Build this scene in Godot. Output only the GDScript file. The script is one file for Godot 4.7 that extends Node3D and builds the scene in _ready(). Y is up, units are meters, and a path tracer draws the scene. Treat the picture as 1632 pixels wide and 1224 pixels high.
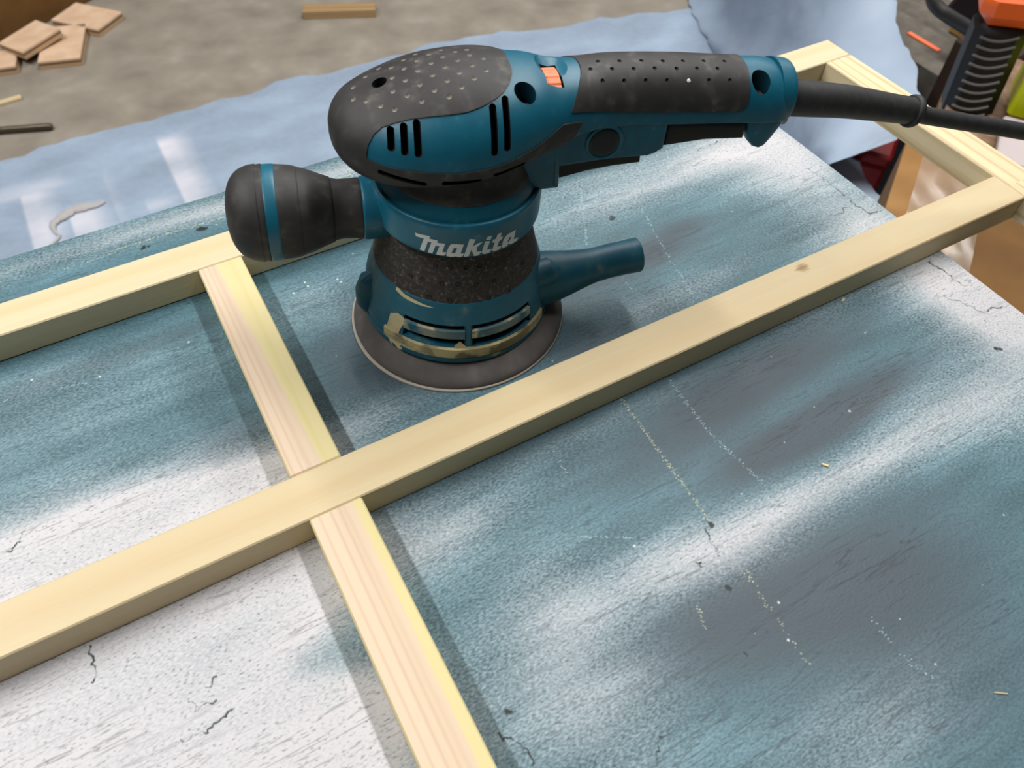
extends Node3D
# A random orbit sander standing on a painted bench top beside a glued poplar frame, in a workshop.

const BENCH := 0.75          # height of the bench top
const SANDER := Vector3(0.11817, 0.75, 0.11135)
const TURN := -0.27925       # the sander's handle is turned 16 degrees from the long edge of the bench
const TILT := -0.05236       # the tool leans 3 degrees back on its pad

var names := {}
var M := {}
var tex_count := 0

# ---------------------------------------------------------------- shapes

class B:
	var v := PackedVector3Array()
	var uv := PackedVector2Array()
	var idx := PackedInt32Array()

	func grid(rows: Array, closed := false, caps := false, flip := false, uvs := []) -> B:
		var first := v.size()
		var nu := rows.size()
		var nv: int = rows[0].size()
		for i in nu:
			for j in nv:
				v.append(rows[i][j])
				uv.append(uvs[i][j] if uvs.size() else Vector2(float(j) / maxf(1.0, nv - 1.0), float(i) / maxf(1.0, nu - 1.0)))
		for i in nu - 1:
			for j in (nv if closed else nv - 1):
				var k := (j + 1) % nv
				var a := first + i * nv + j
				var b := first + i * nv + k
				var c := first + (i + 1) * nv + j
				var d := first + (i + 1) * nv + k
				var quad: Array = [a, c, b, b, c, d] if flip else [a, b, c, b, d, c]
				for q in quad:
					idx.append(q)
		if caps:
			for e in 2:
				var row := first + (0 if e == 0 else (nu - 1) * nv)
				var mid := Vector3.ZERO
				var muv := Vector2.ZERO
				for j in nv:
					mid += v[row + j]
					muv += uv[row + j]
				v.append(mid / nv)
				uv.append(muv / nv)
				for j in nv:
					var p := row + j
					var q := row + (j + 1) % nv
					if (e == 0) != flip:
						idx.append_array([v.size() - 1, q, p])
					else:
						idx.append_array([v.size() - 1, p, q])
		return self

	func solid() -> B:        # turns a closed shape right side out
		var vol := 0.0
		for t in range(0, idx.size(), 3):
			vol += v[idx[t]].dot(v[idx[t + 1]].cross(v[idx[t + 2]]))
		if vol > 0.0:
			for t in range(0, idx.size(), 3):
				var s := idx[t + 1]
				idx[t + 1] = idx[t + 2]
				idx[t + 2] = s
		return self

	func move(x: Transform3D) -> B:
		for i in v.size():
			v[i] = x * v[i]
		return self

	func add(o: B) -> B:
		var first := v.size()
		v.append_array(o.v)
		uv.append_array(o.uv)
		for i in o.idx:
			idx.append(first + i)
		return self

	func mesh(crease := 38.0) -> ArrayMesh:
		return B.finish(v, uv, idx, crease)

	static func finish(v: PackedVector3Array, uv: PackedVector2Array, idx: PackedInt32Array, crease: float) -> ArrayMesh:
		var limit := cos(deg_to_rad(crease))
		var nt := idx.size() / 3
		var fn := PackedVector3Array()
		var area := PackedFloat32Array()
		fn.resize(nt)
		area.resize(nt)
		var at := {}
		for t in nt:
			var a := v[idx[t * 3]]
			var n := (v[idx[t * 3 + 2]] - a).cross(v[idx[t * 3 + 1]] - a)
			area[t] = n.length()
			fn[t] = n / maxf(area[t], 1e-20)
			for k in 3:
				var key := Vector3i((v[idx[t * 3 + k]] * 100000.0).round())
				if at.has(key):
					at[key].append(t)
				else:
					at[key] = [t]
		var ov := PackedVector3Array()
		var on := PackedVector3Array()
		var ou := PackedVector2Array()
		for t in nt:
			if area[t] < 1e-16:
				continue
			for k in 3:
				var p := v[idx[t * 3 + k]]
				var n := Vector3.ZERO
				for s in at[Vector3i((p * 100000.0).round())]:
					if fn[s].dot(fn[t]) > limit:
						n += fn[s] * area[s]
				ov.append(p)
				on.append(n.normalized() if n.length() > 1e-20 else fn[t])
				ou.append(uv[idx[t * 3 + k]])
		var arrays := []
		arrays.resize(Mesh.ARRAY_MAX)
		arrays[Mesh.ARRAY_VERTEX] = ov
		arrays[Mesh.ARRAY_NORMAL] = on
		arrays[Mesh.ARRAY_TEX_UV] = ou
		var m := ArrayMesh.new()
		m.add_surface_from_arrays(Mesh.PRIMITIVE_TRIANGLES, arrays)
		return m

func lathe(profile: Array, seg := 72, a0 := 0.0, a1 := 360.0) -> B:
	# profile of Vector2(radius, height), turned round y
	var rows := []
	var full := is_equal_approx(a1 - a0, 360.0)
	for p in profile:
		var r := PackedVector3Array()
		for j in (seg if full else seg + 1):
			var a := deg_to_rad(a0 + (a1 - a0) * j / seg)
			r.append(Vector3(p.x * sin(a), p.y, p.x * cos(a)))
		rows.append(r)
	return B.new().grid(rows, full, full).solid()

func soft(points: Array, n := 5) -> Array:      # a smooth profile through the points
	var out := []
	for i in points.size() - 1:
		var a: Vector2 = points[maxi(i - 1, 0)]
		var d: Vector2 = points[mini(i + 2, points.size() - 1)]
		for k in n:
			out.append(points[i].cubic_interpolate(points[i + 1], a, d, float(k) / n))
	out.append(points[-1])
	return out

func block(size: Vector3, c := 0.002, uv_world := false) -> B:
	# a box from the origin to size with chamfered edges; u runs along x, v round the section
	var y := size.y
	var z := size.z
	var sec := [Vector2(y, c), Vector2(y, z - c), Vector2(y - c, z), Vector2(c, z), Vector2(0, z - c), Vector2(0, c), Vector2(c, 0), Vector2(y - c, 0)]
	var rows := []
	var uvs := []
	for e in [[0.0, 1.0], [c, 0.0], [size.x - c, 0.0], [size.x, 1.0]]:
		var r := PackedVector3Array()
		var u := []
		var run := 0.0
		for j in 8:
			var p: Vector2 = sec[j]
			var q := Vector2(clampf(p.x, c * e[1], y - c * e[1]), clampf(p.y, c * e[1], z - c * e[1]))
			r.append(Vector3(e[0], q.x, q.y))
			u.append(Vector2(e[0], run + (c if j == 0 else 0.0)))
			run += sec[(j + 1) % 8].distance_to(p)
		rows.append(r)
		uvs.append(u)
	var b := B.new().grid(rows, true, true, false, uvs).solid()
	return b

func tube(path: Array, radii: Array, seg := 20) -> B:
	var rows := []
	var side := Vector3.UP
	for i in path.size():
		var d: Vector3 = (path[mini(i + 1, path.size() - 1)] - path[maxi(i - 1, 0)]).normalized()
		side = (side - d * side.dot(d)).normalized()
		var other := d.cross(side)
		var r := PackedVector3Array()
		for j in seg:
			var a := TAU * j / seg
			r.append(path[i] + (side * cos(a) + other * sin(a)) * radii[i])
		rows.append(r)
	return B.new().grid(rows, true, true).solid()

func smooth_path(points: Array, n := 6) -> Array:
	var out := []
	for i in points.size() - 1:
		var a: Vector3 = points[maxi(i - 1, 0)]
		var d: Vector3 = points[mini(i + 2, points.size() - 1)]
		for k in n:
			out.append(points[i].cubic_interpolate(points[i + 1], a, d, float(k) / n))
	out.append(points[-1])
	return out

func plate(poly: Array, half: float, bevel: float) -> B:
	# a side-view outline in x and y, made a solid reaching half to either side in z, its rims rounded
	var p := PackedVector2Array(poly)
	if Geometry2D.is_polygon_clockwise(p):
		p.reverse()
	var n := p.size()
	var rings := []
	for s in [[-half, bevel], [-half + bevel * 0.3, bevel * 0.3], [-half + bevel, 0.0], [half - bevel, 0.0], [half - bevel * 0.3, bevel * 0.3], [half, bevel]]:
		var r := PackedVector3Array()
		for i in n:
			var a := (p[i] - p[(i + n - 1) % n]).normalized()
			var b := (p[(i + 1) % n] - p[i]).normalized()
			var na := Vector2(-a.y, a.x)
			var nb := Vector2(-b.y, b.x)
			var m := (na + nb).normalized()
			var q: Vector2 = p[i] + m * s[1] / maxf(0.5, m.dot(na))
			r.append(Vector3(q.x, q.y, s[0]))
		rings.append(r)
	var out := B.new().grid(rings, true, false)
	var tri := Geometry2D.triangulate_polygon(p)
	for e in 2:
		var row := 0 if e == 0 else (rings.size() - 1) * n
		for t in range(0, tri.size(), 3):
			if e == 0:
				out.idx.append_array([row + tri[t], row + tri[t + 2], row + tri[t + 1]])
			else:
				out.idx.append_array([row + tri[t], row + tri[t + 1], row + tri[t + 2]])
	# both caps must agree with the sides
	var side_n := (out.v[out.idx[1]] - out.v[out.idx[0]]).cross(out.v[out.idx[2]] - out.v[out.idx[0]])
	var mid := Vector2.ZERO
	var e0 := p[1] - p[0]
	var inward := Vector2(-e0.y, e0.x)
	if side_n.x * inward.x + side_n.y * inward.y < 0.0:
		pass      # the sides are counterclockwise from outside: turn all but the caps
	return out.solid()

# ---------------------------------------------------------------- objects

func numbered(called: String) -> String:
	var n: int = names.get(called, 0)
	names[called] = n + 1
	return called if n == 0 else "%s_%03d" % [called, n]

func obj(called: String, b, mat: Material, parent: Node = self, crease := 38.0) -> MeshInstance3D:
	var o := MeshInstance3D.new()
	o.name = numbered(called) if parent == self else called
	o.mesh = b.mesh(crease) if b is B else b
	o.material_override = mat
	parent.add_child(o, true)
	return o

func tag(o: Node, label: String, category := "", group := "", kind := "") -> void:
	o.set_meta("label", label)
	if category:
		o.set_meta("category", category)
	if group:
		o.set_meta("group", group)
	if kind:
		o.set_meta("kind", kind)

func thing(called: String, label: String, category: String, at := Vector3.ZERO, turn := 0.0, group := "") -> Node3D:
	var o := Node3D.new()
	o.name = numbered(called)
	add_child(o)
	o.position = at
	o.rotation.y = turn
	tag(o, label, category, group)
	return o

func struct(called: String, b, mat: Material, label: String) -> MeshInstance3D:
	var o := obj(called, b, mat)
	tag(o, label, "", "", "structure")
	return o

# ---------------------------------------------------------------- materials

func srgb(r: int, g: int, b: int) -> Color:
	return Color8(r, g, b)

func plain(c: Color, rough := 0.6, metal := 0.0) -> StandardMaterial3D:
	var m := StandardMaterial3D.new()
	m.albedo_color = c
	m.roughness = rough
	m.metallic = metal
	return m

func noise_tex(seed_: int, freq: float, stops: Array, size := 256, octaves := 4) -> ImageTexture:
	# stops: [offset, colour, offset, colour ...]
	var f := FastNoiseLite.new()
	f.seed = seed_
	f.frequency = freq
	f.fractal_octaves = octaves
	f.noise_type = FastNoiseLite.TYPE_SIMPLEX_SMOOTH
	var src := f.get_seamless_image(size, size).get_data()
	var ramp := Gradient.new()
	var off := PackedFloat32Array()
	var col := PackedColorArray()
	for i in range(0, stops.size(), 2):
		off.append(stops[i])
		col.append(stops[i + 1])
	ramp.offsets = off
	ramp.colors = col
	var lut := PackedByteArray()
	for i in 256:
		var c := ramp.sample(i / 255.0)
		lut.append_array([c.r8, c.g8, c.b8])
	var out := PackedByteArray()
	out.resize(size * size * 3)
	for i in size * size:
		var k := src[i] * 3
		out[i * 3] = lut[k]
		out[i * 3 + 1] = lut[k + 1]
		out[i * 3 + 2] = lut[k + 2]
	return ImageTexture.create_from_image(Image.create_from_data(size, size, false, Image.FORMAT_RGB8, out))

func bumpy(m: StandardMaterial3D, seed_: int, freq: float, depth: float, size := 256) -> StandardMaterial3D:
	m.heightmap_enabled = true
	m.heightmap_scale = depth
	m.heightmap_texture = noise_tex(seed_, freq, [0.0, Color.BLACK, 1.0, Color.WHITE], size, 3)
	return m

func mottled(stops: Array, seed_: int, freq: float, repeat: float, rough := 0.6, bump := 0.0, octaves := 4) -> StandardMaterial3D:
	# colour noise laid on from three sides, repeat times a metre
	var m := plain(Color.WHITE, rough)
	m.albedo_texture = noise_tex(seed_, freq, stops, 256, octaves)
	m.uv1_triplanar = true
	m.uv1_scale = Vector3.ONE * repeat
	if bump > 0.0:
		bumpy(m, seed_ + 1, freq * 2.0, bump)
	return m

func stretched(seed_: int, w: int, h: int, squeeze: int, freq: float, octaves := 4) -> PackedByteArray:
	# noise drawn out along the width
	var f := FastNoiseLite.new()
	f.seed = seed_
	f.frequency = freq
	f.fractal_octaves = octaves
	f.noise_type = FastNoiseLite.TYPE_SIMPLEX_SMOOTH
	var im := f.get_image(w / squeeze, h)
	im.resize(w, h, Image.INTERPOLATE_CUBIC)
	im.convert(Image.FORMAT_L8)
	return im.get_data()

func wood(seed_: int, base: Color, dark: Color, contrast: float, u_len: float, v_len: float, stripes := [], wobble := 0.04, knot := Vector3.ZERO, w := 1024) -> StandardMaterial3D:
	# long grain along u; stripes: [place, width, drift, colour, strength]; knot: metres along, metres across, radius
	var h := 256
	var streak := stretched(seed_, w, h, 32, 0.02, 4)
	var fine := stretched(seed_ + 1, w, h, 16, 0.16, 3)
	var wav := stretched(seed_ + 2, w, h, 64, 0.005, 2)
	var px := PackedByteArray()
	px.resize(w * h * 3)
	var hm := PackedByteArray()
	hm.resize(w * h)
	for y in h:
		for x in w:
			var i := y * w + x
			var s := clampf((streak[i] / 255.0 - 0.42) * contrast + (fine[i] / 255.0 - 0.5) * 0.22, 0.0, 1.0)
			var c := base.lerp(dark, s)
			for t in stripes:
				var place: float = t[0] + t[2] * (x / float(w) - 0.5) + (wav[i] / 255.0 - 0.5) * wobble
				var d: float = (y / float(h) - place) / t[1]
				var k: float = t[4] * (clampf(d * 4.0 + 0.5, 0.0, 1.0) if t.size() > 5 else exp(-d * d))
				c = c.lerp(t[3], k)
			if knot.z > 0.0:
				var kd := Vector2((x * u_len / w - knot.x) * 0.7, y * v_len / h - knot.y).length() / knot.z + (fine[i] / 255.0 - 0.5) * 0.9
				c = c.lerp(Color8(140, 104, 62), clampf(1.15 - kd, 0.0, 0.75))
			px[i * 3] = c.r8
			px[i * 3 + 1] = c.g8
			px[i * 3 + 2] = c.b8
			hm[i] = fine[i]
	var m := plain(Color.WHITE, 0.55)
	m.albedo_texture = ImageTexture.create_from_image(Image.create_from_data(w, h, false, Image.FORMAT_RGB8, px))
	m.heightmap_enabled = true
	m.heightmap_scale = 0.006
	m.heightmap_texture = ImageTexture.create_from_image(Image.create_from_data(w, h, false, Image.FORMAT_L8, hm))
	m.uv1_scale = Vector3(1.0 / u_len, 1.0 / v_len, 1)
	return m

func board_material() -> StandardMaterial3D:
	# The bench top as it is painted: teal-blue paint brushed along the grain, white and grey overspray with gloss and rail shade painted in, darker areas, cracks, filled lines and pits.
	var w := 2000
	var h := 1442
	var sx := 860.0
	var sz := 620.0      # millimetres covered
	var white := [-475, 228, 75, 16, 1.1, -549, 218, 60, 22, 1.2, -440, 237, 30, 10, 0.5, -505, 287, 70, 22, 1.1, -547, 300, 80, 38, 1.2, -477, 348, 40, 45, 1.2, -450, 377, 30, 30, 0.8, -481, 280, 40, 15, 0.7, -433, 289, 18, 14, 0.5, -467, 300, 20, 9, -0.75, -457, 331, 30, 10, -0.6, -552, 257, 25, 9, -0.4, -492, 319, 30, 8, -0.25, -542, 240, 20, 8, -0.3, -494, 241, 50, 6, -0.25, -22, 154, 40, 36, 1, -66, 122, 50, 18, 0.6, -26, 238, 36, 26, 0.8, -18, 290, 28, 20, 0.9, -148, 135, 60, 12, 0.5, -167, 109, 40, 10, 0.35, -464, 11, 160, 9, 0.42, -339, 16, 90, 9, 0.5, -503, 147, 70, 25, 0.18, -527, 114, 40, 14, 0.15, -372, 128, 25, 14, 0.25, -166, 228, 50, 8, 0.35, -14, 347, 28, 24, 0.95, -23, 319, 30, 20, 0.7, -101, 270, 40, 15, 0.35, -157, 191, 30, 7, -0.55, -120, 234, 25, 6, -0.2, -340, 362, 22, 24, 0.42, -294, 367, 25, 12, 0.5, -255, 370, 32, 10, 0.5, -251, 383, 30, 8, 0.35, -214, 373, 40, 8, 0.4, -154, 374, 45, 10, 0.5, -366, 377, 25, 30, 0.35, -356, 413, 30, 25, 0.35, -94, 367, 45, 16, 0.4, -66, 382, 30, 20, 0.4, -377, 302, 20, 14, 0.3, -354, 303, 40, 10, 0.25, -271, 471, 50, 18, 0.25, -293, 286, 60, 6, 0.2, -326, 153, 25, 8, 0.2]  # overspray, brightened where lamp gloss falls and along the back edge
	var dark := [-189, 343, 40, 9, 1.2, -155, 343, 30, 6, 0.6, -189, 305, 60, 12, 0.75, -124, 336, 40, 9, 0.6, -168, 291, 60, 12, 0.5, -231, 256, 40, 14, 0.5, -200, 419, 45, 26, 0.55, -252, 411, 50, 25, 0.5, -297, 400, 40, 20, 0.4, -209, 465, 60, 30, 0.4, -429, 235, 16, 12, 0.9, -442, 204, 30, 14, 0.45, -368, 176, 25, 25, 0.45, -246, 232, 30, 14, 0.5, -348, 202, 40, 20, 0.4, -180, 189, 35, 10, 0.8, -137, 178, 20, 8, 0.5, -480, 114, 70, 6, 0.3, -327, 280, 60, 6, 0.3, -397, 295, 10, 14, 0.4, -245, 321, 40, 12, 0.3, -412, 390, 14, 25, 0.5]  # darker grey areas, some of them under and round the sander
	var fw := 215
	var fh := 155
	var fields := []
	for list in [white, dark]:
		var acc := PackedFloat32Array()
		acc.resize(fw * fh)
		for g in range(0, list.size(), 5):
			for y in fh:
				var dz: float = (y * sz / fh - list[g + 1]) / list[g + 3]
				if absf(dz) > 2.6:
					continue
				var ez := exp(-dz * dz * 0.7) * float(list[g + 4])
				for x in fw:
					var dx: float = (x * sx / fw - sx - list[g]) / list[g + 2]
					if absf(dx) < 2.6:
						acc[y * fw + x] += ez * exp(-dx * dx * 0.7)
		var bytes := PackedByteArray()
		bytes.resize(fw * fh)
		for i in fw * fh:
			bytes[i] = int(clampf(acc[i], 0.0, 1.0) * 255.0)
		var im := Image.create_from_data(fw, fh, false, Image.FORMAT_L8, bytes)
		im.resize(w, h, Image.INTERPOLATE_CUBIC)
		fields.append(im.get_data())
	var f_white: PackedByteArray = fields[0]  # fades out by the rail so its shadow band lies on darker paint
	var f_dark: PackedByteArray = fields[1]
	var grain := stretched(11, w, h, 2, 0.35, 3)          # speckle
	var streak := stretched(12, w, h, 8, 0.06, 4)        # brush marks and wood grain
	var cloud := stretched(13, w, h, 4, 0.012, 4)
	var ridge := stretched(14, w, h, 14, 0.075, 3)          # crackle along the grain
	var px := PackedByteArray()
	px.resize(w * h * 3)
	var hm := PackedByteArray()
	hm.resize(w * h)
	for i in w * h:
		var g := grain[i] / 255.0 - 0.5
		var s := streak[i] / 255.0 - 0.5
		var c := cloud[i] / 255.0 - 0.5
		var rd := 1.0 - minf(1.0, absf(ridge[i] / 255.0 - 0.5) * 24.0)
		rd *= clampf(0.42 + 2.6 * c + 1.0 * g, 0.0, 1.0)
		var k := 1.0 + 0.46 * g + 0.12 * s + 0.32 * c
		var r := 80.0 * k
		var gr := 113.0 * k
		var b := 124.0 * k
		var d: float = f_dark[i] / 255.0
		d = clampf(d * 1.15 + g * 0.55 * d + s * 0.3 * d, 0.0, 0.85)
		r += (62.0 - r) * d
		gr += (72.0 - gr) * d
		b += (80.0 - b) * d
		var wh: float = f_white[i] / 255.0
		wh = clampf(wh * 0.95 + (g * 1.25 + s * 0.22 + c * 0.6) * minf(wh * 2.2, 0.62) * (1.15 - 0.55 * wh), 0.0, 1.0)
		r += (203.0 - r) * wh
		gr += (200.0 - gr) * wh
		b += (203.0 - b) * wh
		var dk := 1.0 - 0.27 * rd - clampf((-g - 0.24) * 2.6, 0.0, 0.5) * (0.15 + 0.85 * wh)
		px[i * 3] = int(clampf(r * dk, 0.0, 255.0))
		px[i * 3 + 1] = int(clampf(gr * dk, 0.0, 255.0))
		px[i * 3 + 2] = int(clampf(b * dk, 0.0, 255.0))
		hm[i] = int(clampf(128.0 + 90.0 * g + 10.0 * s - 55.0 * rd, 0.0, 255.0))
	var lines := [[[-251.5, 275.6, -256.0, 361.4], 0, 1.4, 0.9],
	[[-220.5, 280.0, -223.2, 319.9, -218.6, 359.8], 1, 1.5, 0.7],
	[[-287.3, 391.7, -292.7, 405.4], 0, 1, 0.5],
	[[-257.3, 389.0, -259.8, 405.3, -261.8, 438.5], 0, 1.5, 0.45],
	[[-222.5, 436.3, -223.9, 453.4, -217.2, 475.7], 1, 1.5, 0.35],
	[[-301.5, 288.0, -303.4, 306.5], 1, 1, 0.4],
	[[-317.2, 337.1, -293.9, 351.2], 1, 1, 0.5],
	[[-467.7, 25.6, -424.0, 25.5, -394.7, 27.2], 0, 2, 0.8],
	[[-498.4, 28.3, -460.4, 27.6], 0, 1.5, 0.4],
	[[-374.2, 27.3, -324.0, 24.0, -291.2, 24.0], 0, 3, 0.9],
	[[-147.7, 149.8, -158.8, 193.4, -168.8, 238.9], 1, 1.5, 0.5],
	[[-172.4, 113.5, -200.0, 164.2], 1, 1.2, 0.5],
	[[-180.1, 109.4, -177.4, 148.4], 1, 1.2, 0.35],
	[[-197.1, 192.3, -198.5, 234.6], 1, 1.5, 0.4],
	[[-546.6, 118.1, -502.9, 127.3], 1, 2, 0.3]]
	var rng := RandomNumberGenerator.new()
	rng.seed = 5
	var tones := [Color8(214, 205, 160), Color8(170, 200, 208)]
	for l in lines:
		var pts: Array = l[0]
		for e in range(0, pts.size() - 2, 2):
			var a := Vector2(pts[e], pts[e + 1])
			var b := Vector2(pts[e + 2], pts[e + 3])
			var n := int(a.distance_to(b) * 5.0)
			for q in n:
				var p := a.lerp(b, q / float(n)) + Vector2(rng.randfn(0, l[2] * 0.45), rng.randfn(0, 0.3))
				var ix := int((p.x + sx) / sx * w)
				var iy := int(p.y / sz * h)
				if ix < 0 or iy < 0 or ix >= w - 1 or iy >= h - 1 or rng.randf() > l[3] * 0.45:
					continue
				var t: Color = tones[l[1]]
				for o in [0, 1]:
					var i: int = (iy * w + ix + o) * 3
					var kk := rng.randf_range(0.3, 0.9)
					px[i] = int(lerpf(px[i], t.r8, kk))
					px[i + 1] = int(lerpf(px[i + 1], t.g8, kk))
					px[i + 2] = int(lerpf(px[i + 2], t.b8, kk))
	var cracks := [[-257.6, 358.5, -257.0, 361.6, -260.8, 364.5, -262.8, 370.0, -262.2, 374.5, -263.6, 380.0],
	[-274.9, 374.8, -274.2, 379.6],
	[-345.9, 438.5, -339.6, 434.2, -337.9, 431.1, -332.3, 430.9],
	[-394.9, 396.9, -393.4, 399.4, -390.5, 402.1, -387.7, 407.5, -387.0, 412.8],
	[-17.5, 171.3, -15.9, 177.9, -14.7, 190.6, -16.0, 207.2, -16.1, 219.4, -14.2, 230.9],
	[-14.2, 230.9, -5.0, 229.9],
	[-37.5, 220.5, -21.1, 216.7],
	[-15.4, 281.3, -13.6, 298.6, -14.7, 309.5],
	[-32.1, 307.4, -19.3, 332.5],
	[-74.2, 117.1, -52.7, 115.6],
	[-492.4, 320.5, -487.7, 318.3],
	[-507.2, 336.1, -497.3, 337.5, -485.8, 334.1],
	[-406.4, 270.1, -392.8, 269.5],
	[-85.0, 89.4, -69.7, 103.8],
	[-23.6, 329.0, -7.2, 331.3],
	[-500.3, 320.2, -499.4, 326.5, -490.6, 328.0],
	[-532.5, 277.9, -532.4, 290.3, -534.4, 295.2],
	[-556.7, 213.4, -549.3, 210.1, -547.2, 205.6],
	[-284.6, 419.5, -283.2, 424.1]]
	var wander := FastNoiseLite.new()
	wander.seed = 17
	wander.frequency = 0.16
	for pts in cracks:
		for e in range(0, pts.size() - 2, 2):
			var a := Vector2(pts[e], pts[e + 1])
			var b := Vector2(pts[e + 2], pts[e + 3])
			var n := int(a.distance_to(b) * 6.0) + 1
			for q in n:
				var p := a.lerp(b, q / float(n))
				p += Vector2(wander.get_noise_2d(p.x, p.y), wander.get_noise_2d(p.y + 90.0, p.x)) * 2.6
				var deep := 0.18 + 0.55 * clampf(wander.get_noise_2d(p.x * 0.4 + 300.0, p.y * 0.4) * 2.0 + 0.4, 0.0, 1.0)
				stain(px, hm, w, h, (p.x + sx) / sx * w, p.y / sz * h, 0.62 + 0.4 * deep, Color8(38, 46, 50), deep, 10)
	var holes := [-413.2, 32.0, 4, -449.7, 32.0, 2.5, -256.5, 363.4, 2.2, -270.7, 393.3, 2.2, -386.1, 391.7, 1.8, -38.3, 354.1, 2.5, -170.8, 149.8, 3]
	for e in range(0, holes.size(), 3):
		for q in 5:
			stain(px, hm, w, h, (holes[e] + sx + rng.randfn(0, holes[e + 2] * 0.35)) / sx * w, (holes[e + 1] + rng.randfn(0, holes[e + 2] * 0.3)) / sz * h, holes[e + 2] * 1.1, Color8(30, 36, 38), 0.85, 0)
	var specks := [-371.6, 109.9, -371.1, 113.9, -353.1, 116.9, -351.9, 120.1, -380.8, 115.4, -446.9, 124.1, -529.5, 110.3, -496.6, 125.8, -277.9, 97.6, -146.9, 345.4, -236.7, 263.4, -254.5, 410.0, -296.2, 354.4, -262.6, 425.4]
	for e in range(0, specks.size(), 2):
		stain(px, hm, w, h, (specks[e] + sx) / sx * w, specks[e + 1] / sz * h, 1.8, Color8(228, 232, 230), 0.9, 190)
	for q in 260:
		stain(px, hm, w, h, rng.randf() * w, rng.randf() * h, rng.randf_range(0.7, 1.5), Color8(215, 220, 216) if rng.randf() < 0.7 else Color8(28, 34, 38), 0.75, 150)
	var m := plain(Color.WHITE, 0.5)
	m.metallic_specular = 0.42
	m.albedo_texture = ImageTexture.create_from_image(Image.create_from_data(w, h, false, Image.FORMAT_RGB8, px))
	m.heightmap_enabled = true
	m.heightmap_scale = 0.032
	m.heightmap_texture = ImageTexture.create_from_image(Image.create_from_data(w, h, false, Image.FORMAT_L8, hm))
	return m

func stain(px: PackedByteArray, hm: PackedByteArray, w: int, h: int, cx: float, cy: float, r: float, c: Color, k: float, level: int) -> void:
	for y in range(int(cy - r), int(cy + r) + 2):
		for x in range(int(cx - r), int(cx + r) + 2):
			if x < 0 or y < 0 or x >= w or y >= h:
				continue
			var d := Vector2(x - cx, y - cy).length() / r
			if d > 1.0:
				continue
			var i := y * w + x
			var q := k * (1.0 - d * d * 0.6)
			px[i * 3] = int(lerpf(px[i * 3], c.r8, q))
			px[i * 3 + 1] = int(lerpf(px[i * 3 + 1], c.g8, q))
			px[i * 3 + 2] = int(lerpf(px[i * 3 + 2], c.b8, q))
			hm[i] = int(lerpf(hm[i], level, q))

func paper_material() -> StandardMaterial3D:
	# blue builder's paper with the white overspray of things that were painted on it; 1 texture = 2.8 m x 1.9 m
	var w := 1024
	var h := 700
	var n1 := stretched(31, w, h, 2, 0.02, 4)
	var n2 := stretched(32, w, h, 1, 0.12, 3)
	var px := PackedByteArray()
	px.resize(w * h * 3)
	var marks := [[0.035, 0.115, -1.36, -1.06, 0.95], [-0.27, -0.19, -1.30, -1.05, 0.85], [-0.34, -0.16, -1.33, -1.265, 0.5], [-0.19, -0.10, -1.20, -1.02, 0.7], [-0.10, -0.075, -1.29, -1.02, 0.5], [-0.04, 0.04, -1.15, -1.09, 0.4]]
	for y in h:
		for x in w:
			var i := y * w + x
			var wx := -1.3 + 2.9 * x / w
			var wz := -1.5 + 1.9 * y / h
			var k := 1.0 + (n1[i] / 255.0 - 0.5) * 0.16 + (n2[i] / 255.0 - 0.5) * 0.05
			var r := 150.0 * k
			var g := 166.0 * k
			var b := 186.0 * k
			var f := 0.0
			if wz < -0.9 and wx < 0.3:
				for m in marks:
					# one crisp side, the others fading out
					var a := clampf((wx - m[0]) / 0.006, 0.0, 1.0) * clampf((m[1] - wx) / 0.045, 0.0, 1.0) * clampf((wz - m[2]) / 0.03, 0.0, 1.0) * clampf((m[3] - wz) / 0.02, 0.0, 1.0)
					f = maxf(f, a * m[4] * (0.75 + (n1[i] / 255.0 - 0.4) * 0.8))
			px[i * 3] = int(clampf(lerpf(r, 216.0, f), 0, 255))
			px[i * 3 + 1] = int(clampf(lerpf(g, 214.0, f), 0, 255))
			px[i * 3 + 2] = int(clampf(lerpf(b, 222.0, f), 0, 255))
	var m := plain(Color.WHITE, 0.5)
	m.albedo_texture = ImageTexture.create_from_image(Image.create_from_data(w, h, false, Image.FORMAT_RGB8, px))
	m.cull_mode = BaseMaterial3D.CULL_DISABLED
	return m

# ---------------------------------------------------------------- the sander's shell

const LOFT := [
	[-0.055, 0.13, 0.0003, 0.0003, 0.0003],
	[-0.0541, 0.13, 0.006, 0.005, 0.0085],
	[-0.0508, 0.1293, 0.0122, 0.0095, 0.017],
	[-0.044, 0.1273, 0.0192, 0.012, 0.0252],
	[-0.031, 0.1248, 0.0262, 0.0118, 0.0335],
	[-0.015, 0.1237, 0.0315, 0.01, 0.038],
	[0, 0.1235, 0.0334, 0.009, 0.0392],
	[0.015, 0.1245, 0.0325, 0.009, 0.0376],
	[0.029, 0.126, 0.029, 0.0095, 0.0332],
	[0.04, 0.1272, 0.0262, 0.01, 0.0285],
	[0.05, 0.1275, 0.0232, 0.0095, 0.0245],
	[0.062, 0.1284, 0.0216, 0.006, 0.0208],
	[0.08, 0.1276, 0.0227, 0.003, 0.0194],
	[0.11, 0.1243, 0.0229, 0.003, 0.019],
	[0.14, 0.1208, 0.0218, 0.003, 0.0187],
	[0.156, 0.1188, 0.0218, 0.003, 0.019],
	[0.165, 0.1178, 0.0202, 0.003, 0.018],
	[0.1705, 0.1153, 0.0185, 0.007, 0.0148],
	[0.1722, 0.115, 0.013, 0.006, 0.0105]]
var sections := []

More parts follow.
